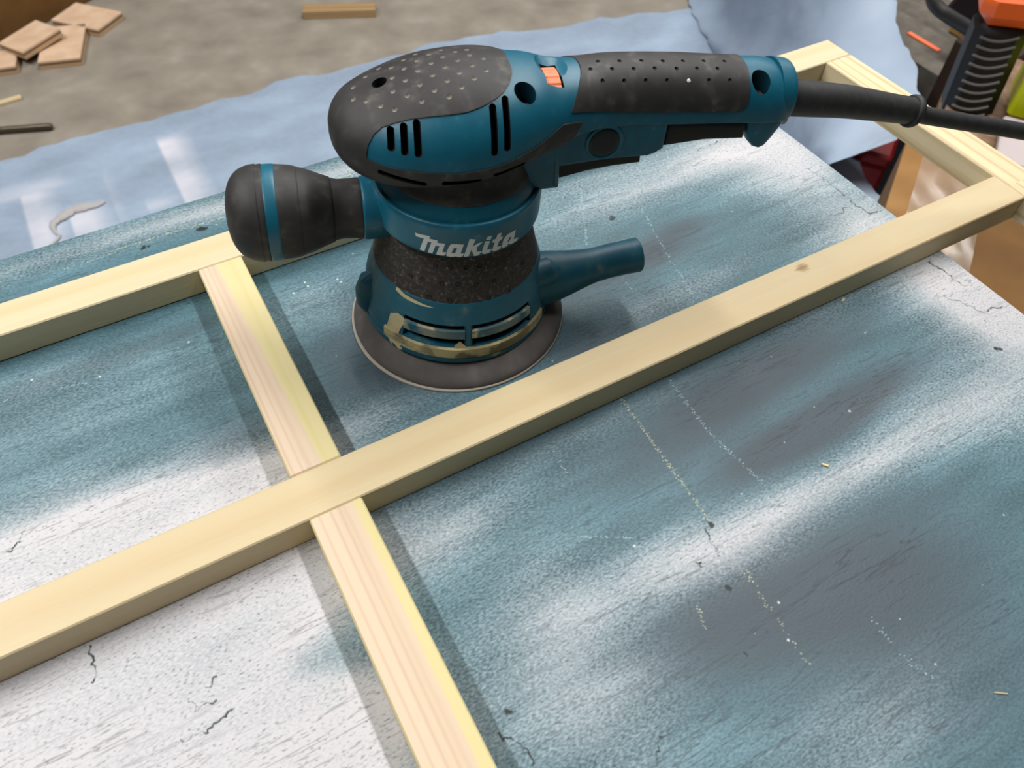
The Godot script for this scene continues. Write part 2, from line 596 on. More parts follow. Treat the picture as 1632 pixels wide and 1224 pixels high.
func section(x: float) -> Array:      # centre height, top, bottom, half width at x
	var lo := 0
	var hi := sections.size() - 1
	while hi - lo > 1:
		var mid := (lo + hi) / 2
		if sections[mid][0] < x:
			lo = mid
		else:
			hi = mid
	var t := clampf(inverse_lerp(sections[lo][0], sections[hi][0], x), 0.0, 1.0)
	var out := []
	for k in 5:
		out.append(lerpf(sections[lo][k], sections[hi][k], t))
	return out

func loft_rows(nu: int) -> Array:
	var n := LOFT.size() - 1
	var out := []
	for i in nu:
		var t := n * float(i) / (nu - 1)
		var j := mini(int(t), n - 1)
		var f := t - j
		var row := []
		for k in 5:
			var b: float = LOFT[j][k]
			var c: float = LOFT[j + 1][k]
			var a: float = LOFT[j - 1][k] if j > 0 else 2.0 * b - c
			var d: float = LOFT[j + 2][k] if j + 2 <= n else 2.0 * c - b
			row.append(0.5 * (2.0 * b + (c - a) * f + (2.0 * a - 5.0 * b + 4.0 * c - d) * f * f + (3.0 * b - a - 3.0 * c + d) * f * f * f))
		out.append(row)
	return out

func shell(grow: float, nu := 150, nv := 72) -> B:
	var rows := []
	for s in loft_rows(nu):
		var r := PackedVector3Array()
		for j in nv:
			var a := TAU * j / nv
			var ca := cos(a)
			var sa := sin(a)
			var z: float = signf(ca) * pow(absf(ca), 2.0 / 2.15) * maxf(s[4], 0.0001)
			var y: float = signf(sa) * pow(absf(sa), 2.0 / 2.15) * (s[2] if sa > 0.0 else s[3])
			r.append(Vector3(s[0], s[1] + y, z))
		rows.append(r)
	var b := B.new().grid(rows, true, true).solid()
	if grow > 0.0:
		var nrm := PackedVector3Array()
		nrm.resize(b.v.size())
		for t in range(0, b.idx.size(), 3):
			var p := b.v[b.idx[t]]
			var n := (b.v[b.idx[t + 2]] - p).cross(b.v[b.idx[t + 1]] - p)
			for k in 3:
				nrm[b.idx[t + k]] += n
		for i in b.v.size():
			b.v[i] += nrm[i].normalized() * grow
	return b

func csg_mesh(b: B, mat: Material, op := CSGShape3D.OPERATION_UNION) -> CSGMesh3D:
	var c := CSGMesh3D.new()
	c.mesh = b.mesh(50.0)
	c.material = mat
	c.operation = op
	return c

func csg_side(poly: Array, mat: Material, op: CSGShape3D.Operation, depth := 0.16) -> CSGPolygon3D:
	var c := CSGPolygon3D.new()
	var p := PackedVector2Array(poly)
	if Geometry2D.is_polygon_clockwise(p):
		p.reverse()
	c.polygon = p
	c.depth = depth
	c.position.z = depth / 2.0
	c.material = mat
	c.operation = op
	return c

func pill(a: Vector3, b: Vector3, r: float, into: Vector3, depth: float, mat: Material) -> CSGMesh3D:
	# a slot with round ends from a to b, sunk along «into»
	var along := (b - a).normalized()
	var across := along.cross(into).normalized()
	var rows := []
	for e in [-0.006, depth]:
		var ring := PackedVector3Array()
		for k in 20:
			var t := TAU * k / 20.0
			var end: Vector3 = b if cos(t) > 0.0 else a
			ring.append(end + (along * cos(t) + across * sin(t)) * r + into * e)
		rows.append(ring)
	return csg_mesh(B.new().grid(rows, true, true).solid(), mat, CSGShape3D.OPERATION_SUBTRACTION)

func well(at: Vector3, r: float, into: Vector3, depth: float, mat: Material, sides := 28) -> CSGMesh3D:
	var side := into.cross(Vector3(0.3, 0.1, 1)).normalized()
	var other := into.cross(side).normalized()
	var rows := []
	for e in [-0.012, depth]:
		var ring := PackedVector3Array()
		for k in sides:
			var t := TAU * k / sides
			ring.append(at + (side * cos(t) + other * sin(t)) * r + into * e)
		rows.append(ring)
	return csg_mesh(B.new().grid(rows, true, true).solid(), mat, CSGShape3D.OPERATION_SUBTRACTION)

func dimple(at: Vector3, r: float, mat: Material) -> CSGMesh3D:
	var rows := []
	for i in range(1, 6):
		var ring := PackedVector3Array()
		var la := PI * i / 6.0
		for k in 10:
			var t := TAU * k / 10.0
			ring.append(at + Vector3(sin(la) * cos(t), cos(la), sin(la) * sin(t)) * r)
		rows.append(ring)
	return csg_mesh(B.new().grid(rows, true, true).solid(), mat, CSGShape3D.OPERATION_SUBTRACTION)

func carve(parts: Array) -> CSGCombiner3D:
	var c := CSGCombiner3D.new()
	c.name = "shell_work"
	for p in parts:
		c.add_child(p)
	add_child(c)
	return c

func carved(c: CSGCombiner3D) -> ArrayMesh:      # the finished solid with smooth shading; one surface for each material
	var src := c.bake_static_mesh()
	var out := ArrayMesh.new()
	for s in src.get_surface_count():
		var a := src.surface_get_arrays(s)
		var v: PackedVector3Array = a[Mesh.ARRAY_VERTEX]
		var idx := PackedInt32Array()
		if a[Mesh.ARRAY_INDEX] != null:
			idx = a[Mesh.ARRAY_INDEX]
		else:
			idx = PackedInt32Array(range(v.size()))
		var uv := PackedVector2Array()
		for p in v:
			uv.append(Vector2(p.x, p.z))
		var m := B.finish(v, uv, idx, 34.0)
		out.add_surface_from_arrays(Mesh.PRIMITIVE_TRIANGLES, m.surface_get_arrays(0))
		out.surface_set_material(s, src.surface_get_material(s))
	remove_child(c)
	c.free()
	return out

func carved_part(called: String, c: CSGCombiner3D, parent: Node) -> MeshInstance3D:
	var o := MeshInstance3D.new()
	o.name = called
	o.mesh = carved(c)
	parent.add_child(o, true)
	return o

func on_shell(mm: Array, i: int) -> Vector3:
	return Vector3(mm[i], mm[i + 1], mm[i + 2]) * 0.001

func build_sander() -> void:
	var s := thing("orbital_sander", "teal and black random orbit sander standing on its round pad", "sander", SANDER, TURN)
	var lean := Transform3D(Basis(Vector3(0, 0, 1), TILT), Vector3.ZERO)
	lean = Transform3D(Basis(), Vector3(0, 0.04, 0)) * lean * Transform3D(Basis(), Vector3(0, -0.04, 0))
	sections = loft_rows(600)

	# pad
	obj("sanding_pad", lathe(soft([Vector2(0.0618, 0.0016), Vector2(0.0616, 0.0035), Vector2(0.0600, 0.0062), Vector2(0.0560, 0.0098), Vector2(0.0500, 0.0128), Vector2(0.040, 0.0135)]), 96), M.pad, s)
	var disc := obj("sanding_disc", lathe([Vector2(0.0622, 0.0), Vector2(0.0626, 0.0004), Vector2(0.0626, 0.0012), Vector2(0.0622, 0.0016)], 96), M.disc_edge, s)
	disc.position = Vector3(-0.0007, 0, 0.0002)

	# dust skirt with its two rows of openings on the front
	var prof := soft([Vector2(0.0505, 0.0128), Vector2(0.0522, 0.0130), Vector2(0.0532, 0.0140), Vector2(0.0532, 0.0168), Vector2(0.0526, 0.0176), Vector2(0.0524, 0.0220), Vector2(0.0516, 0.0250)], 4)
	prof.append_array(soft([Vector2(0.0516, 0.0252), Vector2(0.0508, 0.0300), Vector2(0.0500, 0.0350), Vector2(0.0491, 0.0385)], 4))
	prof.append_array(soft([Vector2(0.0491, 0.0386), Vector2(0.0478, 0.0425), Vector2(0.0462, 0.0475), Vector2(0.0450, 0.0505), Vector2(0.0438, 0.0508)], 4))
	var seg := 180
	var skirt := B.new()
	var rows := []
	for p in prof:
		var ring := PackedVector3Array()
		for j in seg:
			var a := TAU * j / seg
			ring.append(Vector3(p.x * sin(a), p.y, p.x * cos(a)))
		rows.append(ring)
	skirt.grid(rows, true, false, false)
	var keep := PackedInt32Array()
	for t in range(0, skirt.idx.size(), 3):
		var mid := (skirt.v[skirt.idx[t]] + skirt.v[skirt.idx[t + 1]] + skirt.v[skirt.idx[t + 2]]) / 3.0
		var deg := rad_to_deg(atan2(mid.x, mid.z))
		var open := mid.y > 0.0252 and mid.y < 0.0386 and deg > -44.0 and deg < 42.0 and not (deg > -5.0 and deg < -1.0)
		if not open:
			keep.append_array([skirt.idx[t], skirt.idx[t + 1], skirt.idx[t + 2]])
	skirt.idx = keep
	# the thickness of the wall round the openings
	for span in [[-44.0, -5.0], [-1.0, 42.0]]:
		var edge := []
		for depth in [0.0, 0.004]:
			var ring := PackedVector3Array()
			var n := 24
			for k in n + 1:
				var a := deg_to_rad(lerpf(span[0], span[1], float(k) / n))
				ring.append(Vector3((0.0491 - depth) * sin(a), 0.0386, (0.0491 - depth) * cos(a)))
			for k in n + 1:
				var a := deg_to_rad(lerpf(span[1], span[0], float(k) / n))
				ring.append(Vector3((0.0516 - depth) * sin(a), 0.0252, (0.0516 - depth) * cos(a)))
			edge.append(ring)
		skirt.grid(edge, true, false, true)
	var sk := obj("dust_skirt", skirt, M.teal_dusty, s)
	sk.transform = lean
	M.teal_dusty.cull_mode = BaseMaterial3D.CULL_DISABLED
	for span in [[-43.8, -5.2], [-0.8, 41.8]]:
		var sec := [Vector2(0.0500, 0.0298), Vector2(0.0512, 0.0306), Vector2(0.0504, 0.0352), Vector2(0.0490, 0.0358), Vector2(0.0475, 0.0340), Vector2(0.0480, 0.0302)]
		var ring_rows := []
		for k in 25:
			var a := deg_to_rad(lerpf(span[0], span[1], k / 24.0))
			var r := PackedVector3Array()
			for q in sec:
				r.append(Vector3(q.x * sin(a), q.y, q.x * cos(a)))
			ring_rows.append(r)
		obj("louvre", B.new().grid(ring_rows, true, true).solid(), M.louvre, sk)
	obj("inner_drum", lathe([Vector2(0.044, 0.014), Vector2(0.044, 0.046)], 48), M.dark, sk)
	# the worn, dust-caked rubber band under the openings
	var caked := []
	for k in 41:
		var a := deg_to_rad(lerpf(-58.0, 56.0, k / 40.0))
		var r := PackedVector3Array()
		for q in [Vector2(0.0520, 0.0170), Vector2(0.0533, 0.0177), Vector2(0.0530, 0.0238), Vector2(0.0514, 0.0248)]:
			r.append(Vector3(q.x * sin(a), q.y, q.x * cos(a)))
		caked.append(r)
	obj("bumper_strip", B.new().grid(caked, true, true).solid(), M.caked, sk)
	# dust caked on beside the openings, along the boot and under the nozzle
	for g in [[-54.2, 34.7, -48.8, 37.5, -44.6, 37.0, -42.4, 35.3, -45.0, 30.0, -46.7, 25.6, -46.1, 20.4, -43.5, 14.7, -49.6, 12.6, -54.1, 17.4, -56.2, 25.5], [-53.6, 51.0, -45.7, 49.6, -38.6, 49.1, -31.5, 48.4, -23.9, 47.8, -31.5, 47.2, -39.6, 47.3, -47.4, 47.7, -53.8, 49.1], [-11.5, 26.1, -8.2, 29.1, -4.4, 25.3, 2.9, 24.7, -2.4, 22.6, -10.0, 23.1]]:
		var poly := PackedVector2Array()
		for k in range(0, g.size(), 2):
			poly.append(Vector2(g[k], g[k + 1]))
		if Geometry2D.is_polygon_clockwise(poly):
			poly.reverse()
		var tri := Geometry2D.triangulate_polygon(poly)
		var cut := finely(poly, tri)
		poly = cut[0]
		tri = cut[1]
		var crust := B.new()
		for p in poly:
			var a := deg_to_rad(p.x)
			var hh := p.y * 0.001
			var rad := 0.0
			for k in prof.size() - 1:
				if prof[k].y <= hh and prof[k + 1].y >= hh:
					rad = lerpf(prof[k].x, prof[k + 1].x, inverse_lerp(prof[k].y, prof[k + 1].y, hh))
			if rad == 0.0:
				rad = 0.0452
			rad += 0.0003
			crust.v.append(Vector3(sin(a) * rad, hh, cos(a) * rad))
			crust.uv.append(p * 0.01)
		for t in range(0, tri.size(), 3):
			crust.idx.append_array([tri[t], tri[t + 2], tri[t + 1]])
		obj("dust_patch", crust, M.caked_plain, sk)
	# the lug on the left of the skirt
	var lug := tube([Vector3(-0.0500, 0.0150, 0.004), Vector3(-0.0508, 0.0210, 0.004), Vector3(-0.0500, 0.0290, 0.004), Vector3(-0.0478, 0.0360, 0.004), Vector3(-0.0450, 0.0400, 0.004)], [0.0045, 0.0066, 0.0072, 0.0066, 0.0035], 18)
	obj("side_lug", lug, M.teal_dusty, sk)

	# rubber boot with its small holes
	var boot_profile := soft([Vector2(0.0440, 0.0490), Vector2(0.0449, 0.0502), Vector2(0.0440, 0.0535), Vector2(0.0424, 0.0600), Vector2(0.0404, 0.0680), Vector2(0.0390, 0.0760), Vector2(0.0384, 0.0830)], 4)
	var boot := obj("rubber_boot", lathe(boot_profile, 96), M.boot, s)
	boot.transform = lean
	var holes := [-35, 62, -21, 62, -10, 62, 3, 61, 16, 61, 27, 51, 12, 52, -15, 53, -29, 53, 44, 61, 44, 50, 64, 45, -15, 71, -4, 71, -26, 71, 6, 71, -44, 61]
	for i in range(0, holes.size(), 2):
		var hy: float = holes[i + 1] * 0.001
		var rr := 0.0
		for k in boot_profile.size() - 1:
			if boot_profile[k].y <= hy and boot_profile[k + 1].y >= hy:
				rr = lerpf(boot_profile[k].x, boot_profile[k + 1].x, inverse_lerp(boot_profile[k].y, boot_profile[k + 1].y, hy))
		var a: float = deg_to_rad(holes[i])
		var o := obj("boot_hole", lathe([Vector2(0.0011, -0.0006), Vector2(0.0013, 0.0001), Vector2(0.0011, 0.0004), Vector2(0.0004, -0.0002)], 10), M.dark, boot)
		var out := Vector3(sin(a), 0.25, cos(a)).normalized()
		o.transform = Transform3D(Basis(Quaternion(Vector3.UP, out)), Vector3(rr * sin(a), hy, rr * cos(a)) - out * 0.0001)

	# the clamp ring of the front grip, with the maker's white script on it
	var ring := obj("grip_ring", lathe(soft([Vector2(0.0385, 0.0800), Vector2(0.0412, 0.0796), Vector2(0.0424, 0.0806), Vector2(0.0429, 0.0830), Vector2(0.0430, 0.0900), Vector2(0.0430, 0.0960), Vector2(0.0427, 0.0982), Vector2(0.0419, 0.0994), Vector2(0.0405, 0.0995), Vector2(0.0400, 0.0985)], 3), 120), M.teal, s)
	ring.transform = lean
	var logo := [
	[-38.5, 92.1, -37.9, 91.6, -28.1, 92.2, -28.4, 90.6, -23.1, 90.6, -23.3, 89.1, -18.2, 89.1, -20.1, 83.8, -18.2, 83.6, -17.5, 84.3, -18.0, 82.4, -18.9, 81.6, -21.5, 81.4, -24.2, 81.6, -21.9, 87.1, -24.4, 87.1, -26.7, 81.6, -29.7, 81.8, -27.1, 88.6, -29.5, 88.4, -32.0, 81.8, -35.3, 82.0, -32.2, 89.8, -37.7, 89.7],
	[-14.5, 89.2, -10.6, 89.4, -10.5, 87.0, -12.7, 86.9, -14.2, 83.7, -12.3, 83.3, -13.5, 81.2, -16.7, 81.3, -17.6, 82.0, -17.1, 84.4, -15.9, 87.4],
	[-10.8, 89.4, -6.4, 89.1, -8.3, 83.6, -5.9, 83.3, -7.1, 81.6, -9.3, 81.2, -11.5, 81.7, -13.5, 81.2, -14.2, 83.7, -11.8, 83.8, -10.5, 87.0],
	[-2.8, 92.4, 1.1, 91.8, -0.9, 86.9, -3.2, 81.5, -6.4, 81.3, -4.8, 86.0],
	[-0.9, 87.4, 2.6, 89.2, 5.9, 89.5, 1.9, 86.6, 2.3, 83.9, 5.6, 83.9, 3.4, 81.5, 0.6, 81.3, -1.4, 85.3],
	[7.5, 89.6, 10.9, 89.1, 9.0, 84.3, 12.6, 83.7, 10.5, 81.7, 7.1, 81.6, 5.4, 82.7, 6.1, 85.1],
	[9.1, 92.2, 12.0, 92.2, 11.1, 89.9, 7.9, 90.4],
	[16.1, 92.2, 18.9, 92.3, 18.3, 89.8, 20.0, 89.7, 19.6, 88.1, 17.3, 87.3, 16.2, 84.2, 19.7, 83.9, 18.4, 82.1, 14.7, 81.7, 12.6, 82.7, 14.2, 87.4, 12.3, 87.9, 13.0, 89.4, 15.0, 89.6],
	[22.2, 89.0, 25.2, 89.9, 27.5, 87.1, 25.5, 87.1, 23.9, 84.2, 25.5, 83.9, 24.1, 82.2, 20.7, 82.0, 19.7, 83.4, 20.6, 86.8],
	[24.9, 89.8, 30.8, 89.9, 29.5, 84.3, 34.2, 83.8, 32.2, 82.2, 27.0, 82.1, 24.2, 84.4, 25.8, 84.5, 27.5, 87.1, 25.5, 87.6]]
	var ink := B.new()
	for g in logo:
		var poly := PackedVector2Array()
		for k in range(0, g.size(), 2):
			poly.append(Vector2(g[k], g[k + 1]))
		if Geometry2D.is_polygon_clockwise(poly):
			poly.reverse()
		var tri := Geometry2D.triangulate_polygon(poly)
		var fine := finely(poly, tri)
		poly = fine[0]
		tri = fine[1]
		var first := ink.v.size()
		for lift in [0.00012]:
			for p in poly:
				var a := deg_to_rad(p.x)
				ink.v.append(Vector3(sin(a) * (0.0430 + lift), p.y * 0.001, cos(a) * (0.0430 + lift)))
				ink.uv.append(p * 0.01)
		for t in range(0, tri.size(), 3):
			ink.idx.append_array([first + tri[t], first + tri[t + 2], first + tri[t + 1]])
	M.ink.cull_mode = BaseMaterial3D.CULL_DISABLED
	var lettering := obj("lettering", ink, M.ink, ring, 20.0)
	lettering.set_meta("label", "white slanted maker's script on the teal ring")

	# motor neck
	var neck := obj("motor_neck", lathe(soft([Vector2(0.0405, 0.0940), Vector2(0.0402, 0.0985), Vector2(0.0385, 0.1030), Vector2(0.0366, 0.1068)], 4), 96), M.teal, s)
	neck.transform = lean
	var bib := obj("neck_collar", lathe(soft([Vector2(0.0360, 0.1060), Vector2(0.0372, 0.1064), Vector2(0.0366, 0.1085), Vector2(0.0352, 0.1120), Vector2(0.0338, 0.1170), Vector2(0.0325, 0.1240)], 4), 96), M.rubber, s)
	bib.transform = lean

	# front grip: turned from its collar outwards
	var gx := Transform3D(Basis(Vector3(0, 0, 1), PI / 2.0 - 0.098), Vector3(-0.0372, 0.0838, 0.0))
	gx = Transform3D(Basis(Vector3(0, 1, 0), 0.0), Vector3.ZERO) * gx
	var grip := obj("front_grip", lathe(soft([Vector2(0.0135, 0.0098), Vector2(0.0150, 0.0100), Vector2(0.0148, 0.0150), Vector2(0.0147, 0.0200), Vector2(0.0154, 0.0238)], 4), 56), M.rubber, s)
	grip.transform = gx
	obj("grip_sleeve", lathe(soft([Vector2(0.0148, 0.0239), Vector2(0.0160, 0.0242), Vector2(0.0178, 0.0290), Vector2(0.0202, 0.0350), Vector2(0.0214, 0.0394)], 4), 56), M.rubber, grip)
	obj("grip_sleeve", lathe(soft([Vector2(0.0209, 0.0395), Vector2(0.0217, 0.0398), Vector2(0.0226, 0.0440), Vector2(0.0231, 0.0498)], 4), 56), M.rubber, grip)
	var band := obj("grip_band", lathe(soft([Vector2(0.0226, 0.0496), Vector2(0.0233, 0.0499), Vector2(0.0234, 0.0525), Vector2(0.0233, 0.0552), Vector2(0.0226, 0.0555)], 3), 56), M.teal, grip)
	band.set_meta("label", "narrow teal band round the grip")
	obj("grip_end", lathe(soft([Vector2(0.0226, 0.0554), Vector2(0.0235, 0.0557), Vector2(0.0233, 0.0585), Vector2(0.0236, 0.0588), Vector2(0.0230, 0.0625), Vector2(0.0212, 0.0668), Vector2(0.0180, 0.0702), Vector2(0.0135, 0.0726), Vector2(0.0075, 0.0740), Vector2(0.0005, 0.0744)], 4), 56), M.rubber, grip)
	var collar := obj("grip_collar", lathe(soft([Vector2(0.0150, -0.0060), Vector2(0.0155, 0.0000), Vector2(0.0158, 0.0015), Vector2(0.0158, 0.0080), Vector2(0.0152, 0.0096), Vector2(0.0135, 0.0099)], 3), 56), M.teal, s)
	collar.transform = gx

	# the main shell: head and handle in one, with vents, screw wells and the dial opening
	var up := Vector3(0, 1, 0)
	var cuts := [csg_mesh(shell(0.0), M.teal)]
	for v in [[15.8, 149.7, 24.9, 14.3, 133.1, 36.7], [22.0, 150.7, 21.5, 20.4, 133.5, 35.1], [-29.0, 144.5, 24.4, -30.0, 137.4, 30.5], [-23.3, 145.9, 25.3, -24.6, 136.3, 33.0], [-17.7, 147.1, 25.9, -19.0, 135.8, 34.8]]:
		for side in [1.0, -1.0]:
			var a := Vector3(v[0], v[1] - 0.8, v[2] * side) * 0.001
			var b := Vector3(v[3], v[4] + 0.9, v[5] * side) * 0.001
			cuts.append(pill(a, b, 0.00165, Vector3(0.0, -0.35, -side).normalized(), 0.006, M.dark))
	for side in [1.0, -1.0]:
		cuts.append(well(Vector3(0.0320, 0.1500, 0.0184 * side), 0.0050, Vector3(0.0, -1.0, -0.12 * side).normalized(), 0.013, M.teal_shaded))
		cuts.append(well(Vector3(0.1513, 0.1366, 0.0112 * side), 0.0050, Vector3(0.0, -1.0, -0.12 * side).normalized(), 0.012, M.teal_shaded))
	# scoop and opening of the speed dial
	cuts.append(dial_scoop())
	cuts.append(csg_side([Vector2(0.0438, 0.135), Vector2(0.0518, 0.135), Vector2(0.0512, 0.170), Vector2(0.0432, 0.170)], M.dark, CSGShape3D.OPERATION_SUBTRACTION, 0.0165))
	cuts[-1].position.z = 0.0136

	# rubber over the head: everything forward of the cap's edge but the side panels, with the sweep that runs back under them
	var outline := [Vector2(0.0245, 0.180), Vector2(0.0285, 0.156), Vector2(0.0285, 0.1550), Vector2(0.0279, 0.1546), Vector2(0.0258, 0.1536), Vector2(0.0221, 0.1523), Vector2(0.0170, 0.1513), Vector2(0.0103, 0.1502), Vector2(0.0039, 0.1494), Vector2(-0.0109, 0.1489), Vector2(-0.0199, 0.1479), Vector2(-0.0269, 0.1463), Vector2(-0.0325, 0.1445), Vector2(-0.0364, 0.1420), Vector2(-0.0395, 0.1382), Vector2(-0.0410, 0.1340), Vector2(-0.0406, 0.1325),
		Vector2(-0.0356, 0.1310), Vector2(-0.0262, 0.1298), Vector2(-0.0173, 0.1288), Vector2(-0.0084, 0.1278), Vector2(0.0008, 0.1272), Vector2(0.0135, 0.1272), Vector2(0.0237, 0.1281), Vector2(0.0343, 0.1298), Vector2(0.0418, 0.1321), Vector2(0.0490, 0.1352), Vector2(0.0592, 0.1335), Vector2(0.0552, 0.1269), Vector2(0.0480, 0.1215), Vector2(0.0400, 0.1150), Vector2(0.0400, 0.100), Vector2(-0.080, 0.100), Vector2(-0.080, 0.180)]
	cuts.append(csg_side(outline, M.rubber, CSGShape3D.OPERATION_SUBTRACTION))
	var cap_cuts := [csg_mesh(shell(0.0005), M.rubber), csg_side(outline, M.rubber, CSGShape3D.OPERATION_INTERSECTION)]
	cap_cuts.append(well(Vector3(-0.0298, 0.1514, 0.0005), 0.0036, Vector3(0.18, -1, 0).normalized(), 0.010, M.dark, 20))
	var dots := [-5.7, 155.5, -10.5, -0.2, 156.6, -5.3, 5.6, 157.1, -0.3, 11.1, 156.9, 4.9, 16.7, 156.2, 8.7, -11.7, 155.4, -6.6, -6.1, 156.4, -1.5, -0.8, 156.7, 3.5, 4.6, 156.5, 8.7, 10.4, 155.6, 13.0, -18.1, 154.5, -2.9, -12.6, 155.6, 2.0, -7.0, 155.9, 7.3, -1.4, 155.5, 12.3, 4.1, 154.4, 16.9, -18.9, 154.1, 6.0, -13.3, 154.4, 11.2, -7.8, 153.9, 16.0, -2.2, 152.7, 20.4, -24.0, 153.0, 0.9, -25.1, 151.9, 9.9, -19.5, 152.1, 14.8, -14.0, 151.6, 19.6, -23.4, 152.7, -7.9, -17.2, 153.5, -11.7, -31.4, 148.7, 14.8, -25.9, 148.8, 19.0, -37.0, 148.3, 9.2, -42.4, 147.0, 4.6, -35.2, 148.9, -9.2, -28.7, 150.2, -12.6, -41.4, 147.4, -4.2, 6.0, 156.5, -8.8, 11.6, 157.0, -3.8, 17.2, 156.8, -0.2, -11.2, 153.7, -15.2, 0.4, 155.2, -13.6, 11.5, 156.3, -9.8]
	for i in range(0, dots.size(), 3):
		cap_cuts.append(dimple(on_shell(dots, i) + up * 0.0009, 0.00130, M.dust))
	for v in [[-36.1, 127.6, 30.5, -17.8, 123.0, 37.4], [-9.1, 123.2, 38.8, 7.0, 121.8, 38.6], [14.3, 123.0, 37.7, 28.6, 123.5, 33.2]]:
		for side in [1.0, -1.0]:
			cap_cuts.append(pill(Vector3(v[0] * 0.001, v[1] * 0.001, v[2] * 0.001 * side), Vector3(v[3] * 0.001, v[4] * 0.001, v[5] * 0.001 * side), 0.0012, Vector3(0, 0, -side), 0.005, M.dark))
	var cap_work := carve(cap_cuts)
	var hg := [Vector2(0.0655, 0.170), Vector2(0.0636, 0.1530), Vector2(0.0622, 0.1506), Vector2(0.0592, 0.1474), Vector2(0.0561, 0.1433), Vector2(0.0536, 0.1393), Vector2(0.0542, 0.1386), Vector2(0.0817, 0.1340), Vector2(0.1008, 0.1314), Vector2(0.1394, 0.1266), Vector2(0.1425, 0.1274), Vector2(0.1440, 0.1298), Vector2(0.1446, 0.1337), Vector2(0.1452, 0.1396), Vector2(0.1457, 0.1418), Vector2(0.1457, 0.170)]
	cuts.append(csg_side(hg, M.rubber, CSGShape3D.OPERATION_SUBTRACTION))
	var housing_work := carve(cuts)
	var hg_cuts := [csg_mesh(shell(0.0005), M.rubber), csg_side(hg, M.rubber, CSGShape3D.OPERATION_INTERSECTION)]
	var hd := [65.9, 149.5, 5.4, 75.8, 149.3, 6.9, 86.2, 148.4, 7.4, 96.7, 147.4, 7.3, 107.6, 146.0, 7.4, 118.3, 144.7, 7.1, 129.1, 143.1, 6.7, 70.1, 146.7, 11.6, 80.4, 145.8, 12.2, 91.0, 144.7, 12.3, 101.7, 143.5, 12.3, 112.6, 142.2, 12.2, 123.3, 140.8, 12.0, 134.4, 139.3, 11.7, 70.6, 150.3, 1.1, 80.7, 150.1, 2.5, 91.5, 149.2, 2.7, 102.1, 147.9, 3.0, 112.5, 146.7, 2.8, 123.5, 145.1, 2.2, 134.7, 143.3, 1.6]
	for i in range(0, hd.size(), 3):
		hg_cuts.append(dimple(on_shell(hd, i) + Vector3(0, 0.0006, 0.0003), 0.0011, M.dark_rubber))
	var hg_work := carve(hg_cuts)
	await get_tree().process_frame
	await get_tree().process_frame
	var housing := carved_part("housing", housing_work, s)
	carved_part("head_cover", cap_work, s)
	var hgrip := carved_part("handle_grip", hg_work, s)
	var speck := obj("paint_drop", lathe([Vector2(0.0003, 0.0008), Vector2(0.0009, 0.0006), Vector2(0.0012, 0.0), Vector2(0.0010, -0.0008)], 10), M.white, hgrip)
	speck.position = Vector3(0.1127, 0.1421, 0.0121)
	speck.rotation.x = 0.9
	for at in [Vector3(0.0320, 0.1415, 0.0180), Vector3(0.1513, 0.1286, 0.0106)]:
		var screw := obj("screw", lathe([Vector2(0.0036, -0.001), Vector2(0.0036, 0.0006), Vector2(0.0031, 0.0011), Vector2(0.0012, 0.0011), Vector2(0.0010, 0.0002), Vector2(0.0001, 0.0002)], 18), M.steel, housing)
		screw.position = at
		screw.rotation.x = 0.12

	# speed dial: a ribbed orange wheel lying across the handle
	var wheel := B.new()
	var rim := []
	for k in 2:
		var r := PackedVector3Array()
		for j in 96:
			var a := TAU * j / 96.0
			var rib := 0.0004 if j % 4 == 0 else 0.0
			r.append(Vector3((k - 0.5) * 0.0066, cos(a) * (0.0152 - rib), sin(a) * (0.0152 - rib)))
		rim.append(r)
	wheel.grid(rim, true, true).solid()
	var dial := obj("speed_dial", wheel, M.orange, s, 20.0)
	dial.transform = Transform3D(Basis(Vector3(0, 0, 1), -0.06), Vector3(0.0466, 0.1345, 0.0040))

	# the parts below the seam
	var seam := [Vector2(0.1625, 0.1187), Vector2(0.1314, 0.1224), Vector2(0.0982, 0.1264), Vector2(0.0694, 0.1306), Vector2(0.0520, 0.1336)]
	obj("lower_housing", plate([Vector2(0.0440, 0.1300), Vector2(0.0440, 0.1090), Vector2(0.0515, 0.1078), Vector2(0.0740, 0.1086), Vector2(0.0925, 0.1075), Vector2(0.0960, 0.1074), Vector2(0.0995, 0.1084), Vector2(0.1036, 0.1108), Vector2(0.1040, 0.1255), seam[2], seam[3], Vector2(0.0560, 0.1320)], 0.0188, 0.0016), M.teal, s)
	obj("gear_housing", plate([Vector2(0.0100, 0.0960), Vector2(0.0510, 0.0945), Vector2(0.0516, 0.0960), Vector2(0.0513, 0.1180), Vector2(0.0520, 0.1290), Vector2(0.0200, 0.1260), Vector2(0.0100, 0.1200)], 0.0196, 0.0040), M.teal, s)
	obj("grip_underside", plate([Vector2(0.1034, 0.1110), Vector2(0.1250, 0.1115), Vector2(0.1470, 0.1092), Vector2(0.1466, 0.1172), Vector2(0.1454, 0.1202), Vector2(0.1310, 0.1221), Vector2(0.1040, 0.1250)], 0.0184, 0.0030), M.dark_rubber, s)
	obj("handle_end", plate([Vector2(0.1460, 0.1190), Vector2(0.1478, 0.1120), Vector2(0.1500, 0.1072), Vector2(0.1540, 0.1030), Vector2(0.1570, 0.1018), Vector2(0.1602, 0.1032), Vector2(0.1630, 0.1075), Vector2(0.1655, 0.1125), Vector2(0.1664, 0.1150), Vector2(0.1650, 0.1230), Vector2(0.1560, 0.1260), Vector2(0.1460, 0.1250)], 0.0182, 0.0030), M.teal, s)
